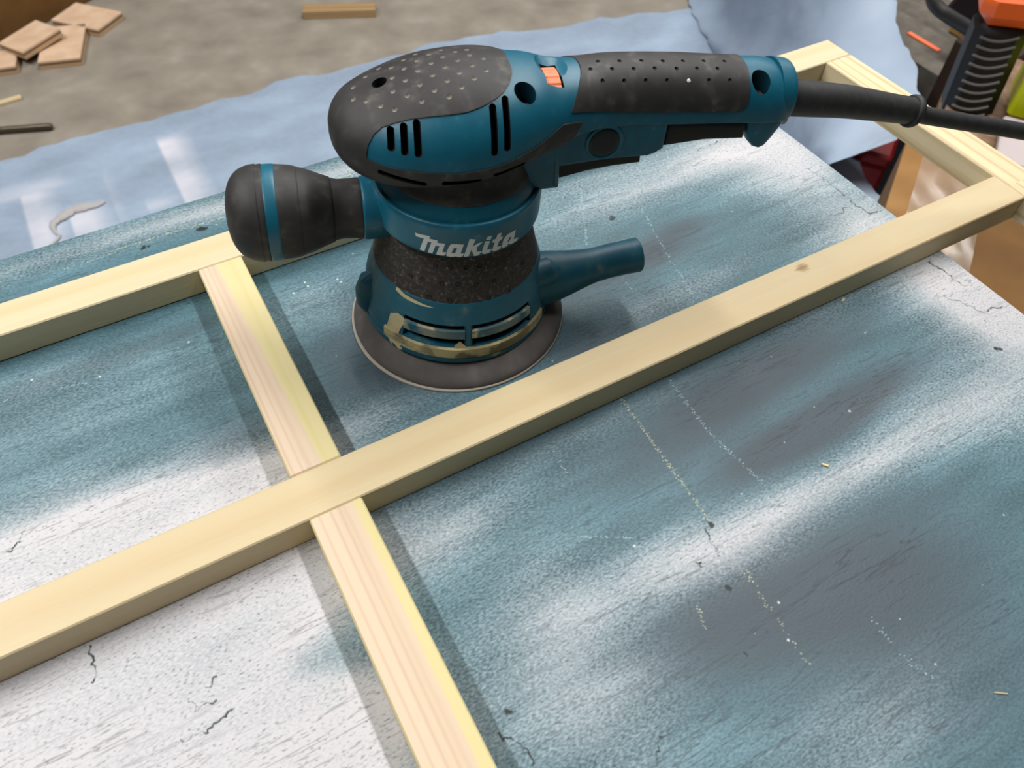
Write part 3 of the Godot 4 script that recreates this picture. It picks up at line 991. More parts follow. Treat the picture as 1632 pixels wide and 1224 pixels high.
	obj("trigger", plate([Vector2(0.0500, 0.1100), Vector2(0.0502, 0.0962), Vector2(0.0560, 0.0970), Vector2(0.0670, 0.0988), Vector2(0.0800, 0.0997), Vector2(0.0952, 0.0996), Vector2(0.0946, 0.1100)], 0.0135, 0.0020), M.dark_rubber, s)
	var rim_b := obj("button_rim", lathe(soft([Vector2(0.0099, -0.002), Vector2(0.0096, 0.0006), Vector2(0.0086, 0.0012), Vector2(0.0078, 0.0006)], 4), 40), M.teal, s)
	rim_b.transform = Transform3D(Basis(Vector3(1, 0, 0), PI / 2.0), Vector3(0.0719, 0.1192, 0.0186))
	var button := obj("lock_button", lathe(soft([Vector2(0.0076, -0.001), Vector2(0.0075, 0.0005), Vector2(0.0068, 0.0012), Vector2(0.0040, 0.0015), Vector2(0.0003, 0.0015)], 4), 40), M.gloss_black, s)
	button.transform = Transform3D(Basis(Vector3(1, 0, 0), PI / 2.0), Vector3(0.0719, 0.1192, 0.0186))
	# rear collar where the cable leaves
	var rear := obj("cable_collar", lathe(soft([Vector2(0.0172, -0.006), Vector2(0.0166, 0.0), Vector2(0.0158, 0.0022), Vector2(0.0135, 0.0034), Vector2(0.0100, 0.0036)], 4), 48), M.teal, s)
	rear.transform = Transform3D(Basis(Vector3(0, 0, 1), -PI / 2.0 - 0.09), Vector3(0.1690, 0.1222, 0.0))

	# dust nozzle
	var np := smooth_path([Vector3(0.036, 0.0270, 0.0120), Vector3(0.056, 0.0280, 0.0115), Vector3(0.074, 0.0298, 0.0107), Vector3(0.089, 0.0312, 0.0098), Vector3(0.1030, 0.0316, 0.0090)], 6)
	var nr := []
	for i in np.size():
		var t := float(i) / (np.size() - 1)
		nr.append(lerpf(0.0165, 0.0098, smoothstep(0.0, 0.62, t)))
	var nozzle := obj("dust_nozzle", tube(np, nr, 36), M.teal_dusty, s)
	var tip_d: Vector3 = (np[-1] - np[-3]).normalized()
	var tip := obj("nozzle_rim", lathe([Vector2(0.0080, -0.004), Vector2(0.0099, -0.0030), Vector2(0.0101, 0.0018), Vector2(0.0097, 0.0024), Vector2(0.0082, 0.0022), Vector2(0.0078, -0.003)], 36), M.teal_dusty, nozzle)
	tip.transform = Transform3D(Basis(Quaternion(Vector3.UP, tip_d)), np[-1])
	obj("nozzle_root", tube([Vector3(0.040, 0.0360, 0.0180), Vector3(0.050, 0.0370, 0.0170), Vector3(0.0565, 0.0370, 0.0160)], [0.0085, 0.0080, 0.0030], 18), M.teal_dusty, nozzle)

	# cable sleeve and cable
	var cord := [Vector3(0.172, 0.1213, 0.004), Vector3(0.1907, 0.1177, 0.004), Vector3(0.2084, 0.1142, 0.004), Vector3(0.2241, 0.1103, 0.004), Vector3(0.2367, 0.107, 0.004), Vector3(0.2529, 0.1028, 0.004), Vector3(0.2609, 0.0995, 0.004), Vector3(0.279, 0.0943, 0.004), Vector3(0.2986, 0.0889, 0.004), Vector3(0.3176, 0.0839, 0.004), Vector3(0.3376, 0.0782, 0.004), Vector3(0.3731, 0.0681, 0.004), Vector3(0.4313, 0.0493, 0.004)]
	var cp := smooth_path(cord, 8)
	var sleeve := []
	var sr := []
	for i in range(0, 41):
		sleeve.append(cp[i])
		sr.append(lerpf(0.0092, 0.0070, i / 40.0))
	obj("cable_sleeve", tube(sleeve, sr, 28), M.rubber_plain, s)
	var bead_d: Vector3 = (cp[41] - cp[39]).normalized()
	var bead := obj("sleeve_bead", lathe(soft([Vector2(0.0062, -0.0022), Vector2(0.0080, -0.0018), Vector2(0.0087, 0.0), Vector2(0.0080, 0.0018), Vector2(0.0055, 0.0022)], 4), 32), M.rubber_plain, s)
	bead.transform = Transform3D(Basis(Quaternion(Vector3.UP, bead_d)), cp[40])
	var cable := []
	var cr := []
	for i in range(38, cp.size()):
		cable.append(cp[i])
		cr.append(0.0047)
	# beyond the picture it drops over the bench edge to the floor
	var last: Vector3 = cable[-1]
	for p in smooth_path([last, last + Vector3(0.10, -0.02, 0.06), last + Vector3(0.26, -0.10, 0.20), last + Vector3(0.34, -0.36, 0.32), last + Vector3(0.36, -0.74, 0.36), last + Vector3(0.42, -0.848, 0.46)], 8).slice(1):
		cable.append(p)
		cr.append(0.0047)
	obj("power_cable", tube(cable, cr, 20), M.rubber_plain, s)

func finely(poly: PackedVector2Array, tri: PackedInt32Array) -> Array:
	# splits triangles until none spans more than two degrees
	var v := Array(poly)
	var todo := []
	for t in range(0, tri.size(), 3):
		todo.append([tri[t], tri[t + 1], tri[t + 2]])
	var out := PackedInt32Array()
	while todo.size():
		var t: Array = todo.pop_back()
		var far := 0
		for k in 3:
			if absf(v[t[k]].x - v[t[(k + 1) % 3]].x) > absf(v[t[far]].x - v[t[(far + 1) % 3]].x):
				far = k
		var a: int = t[far]
		var b: int = t[(far + 1) % 3]
		var c: int = t[(far + 2) % 3]
		if absf(v[a].x - v[b].x) <= 2.0:
			out.append_array([a, b, c])
			continue
		v.append((v[a] + v[b]) * 0.5)
		todo.append([a, v.size() - 1, c])
		todo.append([v.size() - 1, b, c])
	return [PackedVector2Array(v), out]

func dial_scoop() -> CSGMesh3D:
	# a shallow bowl, low towards the top of the handle, round the dial
	var rows := []
	for i in range(1, 12):
		var la := PI * i / 12.0
		var ring := PackedVector3Array()
		for k in 28:
			var t := TAU * k / 28.0
			ring.append(Vector3(0.0500, 0.1568, 0.0) + Vector3(sin(la) * cos(t) * 0.0100, cos(la) * 0.0085, sin(la) * sin(t) * 0.0190))
		rows.append(ring)
	return csg_mesh(B.new().grid(rows, true, true).solid(), M.teal, CSGShape3D.OPERATION_SUBTRACTION)

# ---------------------------------------------------------------- the scene

func _ready() -> void:
	# camera
	var cam := Camera3D.new()
	cam.name = "camera"
	var lens := CameraAttributesPhysical.new()
	lens.frustum_focal_length = 24.415
	lens.frustum_focus_distance = 0.43
	lens.frustum_near = 0.02
	lens.frustum_far = 60.0
	lens.exposure_aperture = 13.0
	cam.attributes = lens
	cam.transform = Transform3D(Basis(Vector3(0.873043, 0.015828, 0.487386), Vector3(0.375285, 0.616394, -0.692257), Vector3(-0.311379, 0.787279, 0.532198)), Vector3(-0.01659, 1.09175, 0.4072))
	add_child(cam)
	cam.make_current()

	# environment: a closed workshop, no daylight
	var env := Environment.new()
	env.background_mode = Environment.BG_COLOR
	env.background_color = Color(0.01, 0.01, 0.01)
	env.tonemap_mode = Environment.TONE_MAPPER_LINEAR
	env.tonemap_exposure = 0.375
	env.sdfgi_enabled = true
	env.ssao_enabled = true
	env.ssil_enabled = true
	var we := WorldEnvironment.new()
	we.name = "environment"
	we.environment = env
	add_child(we)

	make_materials()

	# strip lights under the ceiling, both rows running along the short edge of the bench
	ceiling_light(Vector3(-1.10, 2.78, -0.75), 2.6, 18.0, "long white strip light under the ceiling left of the bench")
	ceiling_light(Vector3(1.12, 2.78, -0.75), 2.6, 18.0, "long white strip light under the ceiling right of the bench")
	ceiling_light(Vector3(3.30, 2.78, -1.90), 2.6, 12.0, "long white strip light in the far row near the side wall")

	# room shell
	struct("floor", block(Vector3(8.4, 0.1, 8.0), 0.001).move(Transform3D(Basis(), Vector3(-3.6, -0.1, -4.6))), M.concrete, "stained bare concrete workshop floor")
	struct("ceiling", block(Vector3(8.4, 0.1, 8.0), 0.001).move(Transform3D(Basis(), Vector3(-3.6, 2.9, -4.6))), M.ceiling, "plain pale workshop ceiling")
	struct("wall_back", block(Vector3(8.4, 3.0, 0.1), 0.001).move(Transform3D(Basis(), Vector3(-3.6, -0.05, -4.6))), M.wall, "plain grey wall behind the bench")
	struct("wall_front", block(Vector3(8.4, 3.0, 0.1), 0.001).move(Transform3D(Basis(), Vector3(-3.6, -0.05, 3.3))), M.wall, "plain grey wall in front of the bench")
	struct("wall_left", block(Vector3(0.1, 3.0, 8.0), 0.001).move(Transform3D(Basis(), Vector3(-3.6, -0.05, -4.6))), M.wall, "plain grey wall left of the bench")
	struct("wall_right", block(Vector3(0.1, 3.0, 8.0), 0.001).move(Transform3D(Basis(), Vector3(4.7, -0.05, -4.6))), M.wall, "plain grey wall right of the bench")

	build_bench()
	build_frame()
	await build_sander()
	build_floor_things()
	build_right_things()

func ceiling_light(at: Vector3, length: float, energy: float, label: String) -> void:
	var o := thing("strip_light", label, "ceiling light", at)
	obj("fitting", block(Vector3(0.16, 0.07, length + 0.06), 0.01).move(Transform3D(Basis(), Vector3(-0.08, 0.05, -length / 2.0 - 0.03))), M.fitting, o)
	obj("diffuser", block(Vector3(0.13, 0.05, length), 0.015).move(Transform3D(Basis(), Vector3(-0.065, 0.003, -length / 2.0))), M.glow, o)
	var l := AreaLight3D.new()
	l.name = "lamp"
	l.area_size = Vector2(0.13, length)
	l.light_energy = energy
	l.light_color = Color(1.0, 0.995, 0.985)
	l.area_range = 14.0
	l.area_attenuation = 2.0
	l.shadow_enabled = true
	l.rotation.x = -PI / 2.0
	o.add_child(l)

func make_materials() -> void:
	M.teal = mottled([0.0, srgb(10, 90, 113), 0.6, srgb(12, 96, 120), 0.82, srgb(20, 101, 124), 1.0, srgb(74, 124, 136)], 41, 0.02, 14.0, 0.42)
	M.teal_shaded = plain(srgb(4, 58, 72), 0.5)  # screw well walls, their shade put into a darker teal
	M.teal_dusty = mottled([0.0, srgb(9, 80, 103), 0.5, srgb(12, 86, 109), 0.72, srgb(30, 95, 114), 0.86, srgb(74, 110, 116), 0.94, srgb(150, 148, 122), 1.0, srgb(186, 176, 134)], 43, 0.02, 9.0, 0.5)
	M.rubber = mottled([0.0, srgb(37, 36, 37), 0.5, srgb(44, 43, 43), 0.68, srgb(56, 54, 52), 0.84, srgb(80, 77, 72), 1.0, srgb(104, 100, 93)], 45, 0.03, 10.0, 0.6, 0.004, 5)
	M.rubber_plain = mottled([0.0, srgb(34, 34, 35), 0.6, srgb(42, 42, 43), 1.0, srgb(58, 57, 56)], 47, 0.03, 20.0, 0.6, 0.003)
	M.dark_rubber = plain(srgb(30, 30, 29), 0.7)
	M.gloss_black = plain(srgb(9, 9, 10), 0.5)
	M.boot = mottled([0.0, srgb(38, 37, 36), 0.5, srgb(47, 45, 44), 0.66, srgb(60, 57, 54), 0.77, srgb(88, 82, 74), 0.88, srgb(156, 146, 122), 1.0, srgb(190, 180, 152)], 49, 0.13, 11.0, 0.8, 0.012)
	M.pad = mottled([0.0, srgb(78, 74, 73), 0.5, srgb(92, 87, 86), 1.0, srgb(120, 114, 110)], 51, 0.02, 12.0, 0.8, 0.003)
	M.disc_edge = plain(srgb(176, 166, 154), 0.85)
	M.louvre = mottled([0.0, srgb(9, 74, 96), 0.45, srgb(14, 82, 102), 0.56, srgb(70, 106, 112), 0.64, srgb(176, 166, 130), 1.0, srgb(196, 186, 146)], 44, 0.02, 12.0, 0.6)
	M.caked = mottled([0.0, srgb(78, 74, 64), 0.4, srgb(110, 104, 84), 0.5, srgb(182, 172, 128), 1.0, srgb(204, 192, 148)], 53, 0.02, 10.0, 0.9, 0.01)
	M.caked_plain = mottled([0.0, srgb(176, 166, 128), 1.0, srgb(206, 196, 156)], 54, 0.03, 14.0, 0.95)
	M.caked_plain.cull_mode = BaseMaterial3D.CULL_DISABLED
	M.dust = plain(srgb(150, 144, 135), 0.95)
	M.dark = plain(srgb(10, 11, 12), 0.8)  # near-black put on slot, hole and drum surfaces as their inner shade
	M.ink = plain(srgb(214, 220, 222), 0.5)
	M.white = plain(srgb(236, 238, 236), 0.5)
	M.steel = plain(srgb(150, 140, 136), 0.4, 0.8)
	M.orange = plain(srgb(244, 130, 84), 0.5)
	M.fitting = plain(srgb(210, 210, 208), 0.6)
	M.glow = plain(srgb(255, 252, 244), 0.5)
	M.glow.emission_enabled = true
	M.glow.emission = Color(1.0, 0.985, 0.955)
	M.glow.emission_energy_multiplier = 3.0
	M.concrete = mottled([0.0, srgb(124, 116, 105), 0.4, srgb(138, 130, 118), 0.65, srgb(145, 137, 125), 1.0, srgb(160, 152, 141)], 55, 0.03, 0.9, 0.75, 0.02, 6)
	M.wall = plain(srgb(80, 79, 77), 0.9)
	M.ceiling = plain(srgb(124, 124, 122), 0.9)
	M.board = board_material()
	M.bench_wood = wood(61, srgb(176, 146, 104), srgb(128, 98, 64), 1.2, 0.7, 0.1)
	M.poplar = wood(63, srgb(211, 192, 153), srgb(195, 172, 130), 0.8, 0.95, 0.09, [[0.16, 0.06, 0.25, srgb(206, 180, 136), 0.4], [0.62, 0.10, -0.4, srgb(210, 196, 142), 0.4]], 0.04, Vector3(0.7278, 0.0062, 0.0035), 2048)  # browner front wood, with the weaker front light put into its tone
	M.poplar_back = wood(65, srgb(217, 201, 166), srgb(202, 183, 144), 0.7, 0.6, 0.09, [[0.1, 0.05, 0.1, srgb(206, 180, 126), 0.35], [0.7, 0.12, 0.3, srgb(205, 194, 120), 0.4]])
	M.striped = wood(67, srgb(219, 196, 170), srgb(205, 181, 155), 0.6, 0.30, 0.09, [[0.040, 0.007, 0.01, srgb(202, 174, 146), 0.7], [0.075, 0.006, -0.02, srgb(200, 172, 146), 0.6], [0.105, 0.012, -0.04, srgb(206, 180, 156), 0.7], [0.1345, 0.030, -0.107, srgb(216, 202, 150), 0.95, true], [0.22, 0.012, 0.02, srgb(208, 194, 130), 0.5], [0.60, 0.05, 0.05, srgb(200, 178, 130), 0.5]])
	M.striped_front = wood(68, srgb(221, 198, 170), srgb(207, 183, 155), 0.6, 0.30, 0.09, [[0.035, 0.006, -0.01, srgb(206, 178, 148), 0.7], [0.085, 0.007, 0.01, srgb(202, 174, 146), 0.7], [0.130, 0.008, 0.01, srgb(204, 176, 148), 0.7], [0.165, 0.014, -0.01, srgb(208, 184, 156), 0.6], [0.205, 0.022, 0.02, srgb(218, 203, 146), 0.95, true], [0.60, 0.05, 0.05, srgb(200, 178, 130), 0.5]])
	M.striped_end = wood(69, srgb(228, 210, 170), srgb(204, 182, 138), 1.0, 0.30, 0.09, [[0.05, 0.010, 0.05, srgb(190, 160, 112), 0.6], [0.13, 0.012, 0.02, srgb(196, 168, 120), 0.6], [0.22, 0.012, -0.03, srgb(186, 156, 110), 0.6], [0.34, 0.012, 0.05, srgb(180, 150, 104), 0.6], [0.60, 0.02, 0.05, srgb(170, 142, 96), 0.6], [0.80, 0.015, 0.05, srgb(170, 142, 96), 0.5]])
	M.chip = plain(srgb(226, 204, 158), 0.7)
	M.paper = paper_material()
	M.paper_plain = mottled([0.0, srgb(140, 158, 180), 0.5, srgb(150, 166, 186), 1.0, srgb(162, 176, 194)], 71, 0.01, 1.2, 0.5)
	M.paper_plain.cull_mode = BaseMaterial3D.CULL_DISABLED
	M.ply_face = mottled([0.0, srgb(198, 166, 136), 0.5, srgb(210, 178, 148), 1.0, srgb(220, 192, 164)], 73, 0.01, 5.0, 0.7)
	M.ply_edge = plain(srgb(186, 154, 118), 0.8)
	M.ply_dark = plain(srgb(110, 80, 54), 0.8)
	M.carton = mottled([0.0, srgb(132, 92, 44), 0.5, srgb(146, 104, 52), 1.0, srgb(160, 118, 66)], 75, 0.01, 3.0, 0.75)
	M.carton_shaded = mottled([0.0, srgb(98, 66, 26), 0.5, srgb(108, 74, 30), 1.0, srgb(120, 84, 38)], 77, 0.01, 3.0, 0.8)  # same cardboard with the shade it stands in put into its colour
	M.kraft = mottled([0.0, srgb(112, 86, 62), 0.5, srgb(138, 108, 82), 1.0, srgb(176, 150, 126)], 79, 0.02, 5.0, 0.6, 0.2)
	M.tape = plain(Color(0.80, 0.74, 0.66, 0.26), 0.22)
	M.tape.transparency = BaseMaterial3D.TRANSPARENCY_ALPHA
	M.case = mottled([0.0, srgb(78, 72, 64), 0.5, srgb(92, 85, 76), 1.0, srgb(110, 103, 94)], 81, 0.02, 5.0, 0.7)
	M.black = plain(srgb(16, 15, 15), 0.55)
	M.grey_mark = plain(srgb(120, 120, 116), 0.6)
	M.orange_case = plain(srgb(240, 104, 36), 0.4)
	M.brown_box = plain(srgb(52, 34, 18), 0.7)
	M.lime = plain(srgb(204, 214, 18), 0.45)
	M.lilac = plain(srgb(196, 184, 184), 0.6)
	M.crust = plain(srgb(176, 172, 172), 0.8)
	M.red = plain(srgb(150, 14, 12), 0.5)
	M.plum = plain(srgb(48, 34, 40), 0.7)
	M.tan = mottled([0.0, srgb(150, 116, 62), 0.5, srgb(162, 128, 72), 1.0, srgb(176, 142, 86)], 83, 0.01, 4.0, 0.7)
	M.rod = plain(srgb(86, 78, 66), 0.35, 0.6)

func planar(b: B, size: Vector2, origin: Vector2) -> B:
	for i in b.v.size():
		b.uv[i] = Vector2((b.v[i].x - origin.x) / size.x, (b.v[i].z - origin.y) / size.y)
	return b

func build_bench() -> void:
	# the painted sheet: its far right corner is at the node, it runs to the left and towards the viewer
	var o := thing("workbench", "paint-spattered teal bench top with white overspray under the sander", "workbench", Vector3(0.4160, BENCH, -0.0661), 0.0058)
	var top := block(Vector3(0.86, 0.019, 0.62), 0.0008).move(Transform3D(Basis(), Vector3(-0.86, -0.019, 0.0)))
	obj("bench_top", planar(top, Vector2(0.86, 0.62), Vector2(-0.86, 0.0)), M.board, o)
	for x in [-0.80, -0.20]:
		for z in [0.10, 0.50]:
			obj("leg", block(Vector3(0.045, BENCH - 0.025, 0.07), 0.003).move(Transform3D(Basis(), Vector3(x, -BENCH + 0.006, z))), M.bench_wood, o)
	for z in [0.115, 0.515]:
		obj("rail", block(Vector3(0.64, 0.07, 0.03), 0.003).move(Transform3D(Basis(), Vector3(-0.795, -0.19, z))), M.bench_wood, o)

func stick(called: String, at: Vector3, length: float, along_z: bool, wide: float, mat: Material, parent: Node) -> void:
	var o := obj(called, block(Vector3(length, 0.0181, wide), 0.0007), mat, parent)
	if along_z:      # the stick's own x runs against z, its width towards x
		o.transform = Transform3D(Basis(Vector3(0, 0, -1), Vector3(0, 1, 0), Vector3(1, 0, 0)), at + Vector3(0, 0, length))
	else:
		o.position = at

func build_frame() -> void:
	var o := thing("face_frame", "pale poplar face frame lying flat across the painted bench", "wooden frame", Vector3(0, BENCH, 0))
	stick("stile", Vector3(-0.42, 0.0002, 0.0), 0.9308, false, 0.0260, M.poplar_back, o)
	stick("stile", Vector3(-0.42, 0.0002, 0.1876), 0.9046, false, 0.0256, M.poplar, o)
	stick("rail", Vector3(-0.0097, 0.0002, 0.0261), 0.1614, true, 0.0259, M.striped, o)
	stick("rail", Vector3(-0.0097, 0.0002, 0.2133), 0.2867, true, 0.0259, M.striped_front, o)
	stick("end_rail", Vector3(0.4847, 0.0002, 0.0261), 0.4739, true, 0.0261, M.striped_end, o)
	stick("stile", Vector3(-0.42, 0.0002, 0.5001), 0.9308, false, 0.0256, M.poplar, o)
	var c := [Vector3(0.2345, 0.75, 0.2983), Vector3(0.2182, 0.75, 0.4209), Vector3(0.3267, 0.75, 0.2159)]
	var where := ["curled pale wood chip on the bench beside the dark smudge", "thin pale wood splinter near the lower right of the bench top", "pale wood chip against the near side of the long front stile"]
	for i in 3:
		var chip := obj("wood_chip", block(Vector3(0.0035 if i != 1 else 0.006, 0.0008, 0.0014 if i != 1 else 0.0006), 0.0003), M.chip)
		chip.position = c[i]
		chip.rotation.y = [-0.9, -0.6, 0.4][i]
		tag(chip, where[i], "wood chip", "wood chips on the bench")

func build_floor_things() -> void:
	# blue paper on the floor, its far edge a little uneven, with a torn ridge of dried paint; at the right it is pulled up over something
	var rng := RandomNumberGenerator.new()
	rng.seed = 9
	var f := FastNoiseLite.new()
	f.seed = 4
	f.frequency = 1.0
	var rows := []
	var uvs := []
	for i in 61:
		var r := PackedVector3Array()
		var u := []
		for j in 81:
			var x := -1.25 + 2.80 * j / 80.0
			var far := -1.437 + f.get_noise_2d(x * 9.0, 3.0) * 0.03 + maxf(0.0, x - 0.85) * 0.24
			var z := lerpf(far, 0.38, i / 60.0)
			var y := 0.0035 + 0.0018 * f.get_noise_2d(x * 3.0, z * 3.0) + 0.0008 * f.get_noise_2d(x * 14.0, z * 14.0)
			r.append(Vector3(x, y, z))
			u.append(Vector2((x + 1.3) / 2.9, (z + 1.5) / 1.9))
		rows.append(r)
		uvs.append(u)
	var paper := obj("paper_sheet", B.new().grid(rows, false, false, false, uvs), M.paper)
	tag(paper, "large sheet of blue paper spread over the concrete floor under the bench", "paper")
	var ridge := smooth_path([Vector3(-0.109, 0.012, -1.173), Vector3(-0.13, 0.012, -1.168), Vector3(-0.167, 0.012, -1.174), Vector3(-0.197, 0.012, -1.162), Vector3(-0.218, 0.012, -1.147), Vector3(-0.219, 0.012, -1.12), Vector3(-0.213, 0.012, -1.104), Vector3(-0.224, 0.012, -1.089), Vector3(-0.236, 0.012, -1.082)], 5)
	var rr := []
	for i in ridge.size():
		var t := float(i) / (ridge.size() - 1)
		rr.append((0.003 + 0.011 * sin(PI * t / 0.6) * (0.85 + 0.6 * f.get_noise_1d(i * 0.7))) if t < 0.58 else 0.0026)
		ridge[i].y = 0.006
	var crust := obj("paint_crust", tube(ridge, rr, 10), M.crust, paper)
	crust.scale.y = 0.45
	crust.position.y = 0.004
	crust.set_meta("label", "torn whitish ridge in the paper")

	# the sheet pulled up at the right, and its loose flap
	var grids := [[
	[Vector3(1.671, 0.008, -1.516), Vector3(1.553, 0.147, -1.219), Vector3(1.337, 0.332, -0.854), Vector3(1.285, 0.425, -0.642), Vector3(1.326, 0.446, -0.567)],
	[Vector3(1.513, 0.008, -1.246), Vector3(1.49, 0.07, -1.079), Vector3(1.302, 0.257, -0.762), Vector3(1.245, 0.361, -0.561), Vector3(1.27, 0.4, -0.462)],
	[Vector3(1.421, 0.008, -1.029), Vector3(1.336, 0.105, -0.861), Vector3(1.238, 0.237, -0.65), Vector3(1.172, 0.348, -0.462), Vector3(1.2, 0.391, -0.36)],
	[Vector3(1.364, 0.008, -0.858), Vector3(1.254, 0.105, -0.695), Vector3(1.105, 0.268, -0.48), Vector3(1.045, 0.374, -0.333), Vector3(1.127, 0.389, -0.262)],
	[Vector3(1.274, 0.008, -0.668), Vector3(1.1, 0.153, -0.466), Vector3(0.962, 0.286, -0.298), Vector3(0.897, 0.373, -0.219), Vector3(1.04, 0.374, -0.214)]], [
	[Vector3(1.108, 0.214, -0.421), Vector3(1.116, 0.235, -0.372), Vector3(1.139, 0.234, -0.338)],
	[Vector3(1.004, 0.263, -0.315), Vector3(1.019, 0.281, -0.27), Vector3(1.055, 0.269, -0.244)],
	[Vector3(0.927, 0.304, -0.22), Vector3(0.939, 0.322, -0.179), Vector3(0.976, 0.316, -0.156)],
	[Vector3(0.861, 0.338, -0.14), Vector3(0.867, 0.365, -0.097), Vector3(0.901, 0.377, -0.077)]]]
	var labels := ["blue paper sheet hanging in folds beyond the end of the frame", "loose blue paper flap hanging beside the far bench edge"]
	for g in 2:
		var src: Array = grids[g]
		var fine := []
		for row in src:
			fine.append(smooth_path(row, 12))
		var cols := []
		for j in fine[0].size():
			var col := []
			for i in fine.size():
				col.append(fine[i][j])
			cols.append(smooth_path(col, 12))
		for c in cols.size():
			for k in cols[c].size():
				cols[c][k] += Vector3(1, 0.3, 0.4) * (0.022 if g == 0 else 0.006) * f.get_noise_3d(cols[c][k].x * 6.0, cols[c][k].y * 2.0, cols[c][k].z * 6.0)
		var o := obj("paper_drape", B.new().grid(cols), M.paper_plain, self, 60.0)
		tag(o, labels[g], "paper")

	# scraps by the far left box
	var box := thing("cardboard_box", "brown cardboard box standing behind the plywood offcuts", "box", Vector3(-0.62, 0.0, -1.735), 0.508)
	obj("body", block(Vector3(1.0, 0.15, 0.4), 0.003).move(Transform3D(Basis(), Vector3(0, 0, -0.4))), M.carton_shaded, box)
	obj("lid", block(Vector3(1.006, 0.03, 0.406), 0.003).move(Transform3D(Basis(), Vector3(-0.003, 0.150, -0.403))), M.carton, box)  # top light put in by the lighter cardboard colour
	var ply := [
	[Vector3(-0.109, 0.025, -1.957), 0.097, 0.120, -1.057, Vector3(0.08, 0, 0.05), "small plywood square leaning on the other offcuts by the box"],
	[Vector3(-0.098, 0, -1.959), 0.102, 0.177, -0.264, Vector3.ZERO, "square plywood offcut nearest the blue paper sheet"],
	[Vector3(-0.001, 0, -2.064), 0.149, 0.103, -0.841, Vector3.ZERO, "flat plywood offcut right beside the cardboard box"],
	[Vector3(-0.286, 0, -1.903), 0.110, 0.088, -0.194, Vector3.ZERO, "plywood offcut cut off by the left edge of view"]]
	for p in ply:
		var o := thing("plywood_offcut", p[5], "wood offcut", p[0], p[3], "plywood offcuts on the floor")
		o.rotation.x = p[4].x
		o.rotation.z = p[4].z
		obj("face_ply", block(Vector3(p[1], 0.0062, p[2]), 0.0006).move(Transform3D(Basis(), Vector3(0, 0.0148, 0))), M.ply_face, o)
		for k in 2:
			obj("core_ply", block(Vector3(p[1] - 0.001, 0.0048, p[2] - 0.001), 0.0004).move(Transform3D(Basis(), Vector3(0.0005, 0.010 - k * 0.005, 0.0005))), M.ply_dark if k == 0 else M.ply_edge, o)
		obj("back_ply", block(Vector3(p[1], 0.0050, p[2]), 0.0004), M.ply_edge, o)
	var piece := obj("wood_block", block(Vector3(0.20, 0.022, 0.042), 0.001), M.bench_wood)
	piece.position = Vector3(0.55, 0.0, -1.765)
	piece.rotation.y = -0.42
	tag(piece, "short strip of yellow wood at the top edge of view on the concrete", "wood offcut")
	var strip := obj("wood_strip", block(Vector3(0.22, 0.008, 0.016), 0.001), M.poplar)
	strip.position = Vector3(-0.425, 0.0, -1.660)
	strip.rotation.y = 0.10
	tag(strip, "thin pale wood strip on the concrete left of the offcuts", "wood offcut")
	var rod := obj("metal_rod", tube([Vector3(-0.42, 0.0085, -1.600), Vector3(-0.166, 0.0085, -1.507), Vector3(-0.160, 0.0085, -1.505)], [0.008, 0.008, 0.006], 16), M.rod)
	tag(rod, "thin dark metal rod lying on the concrete near the paper edge", "rod")

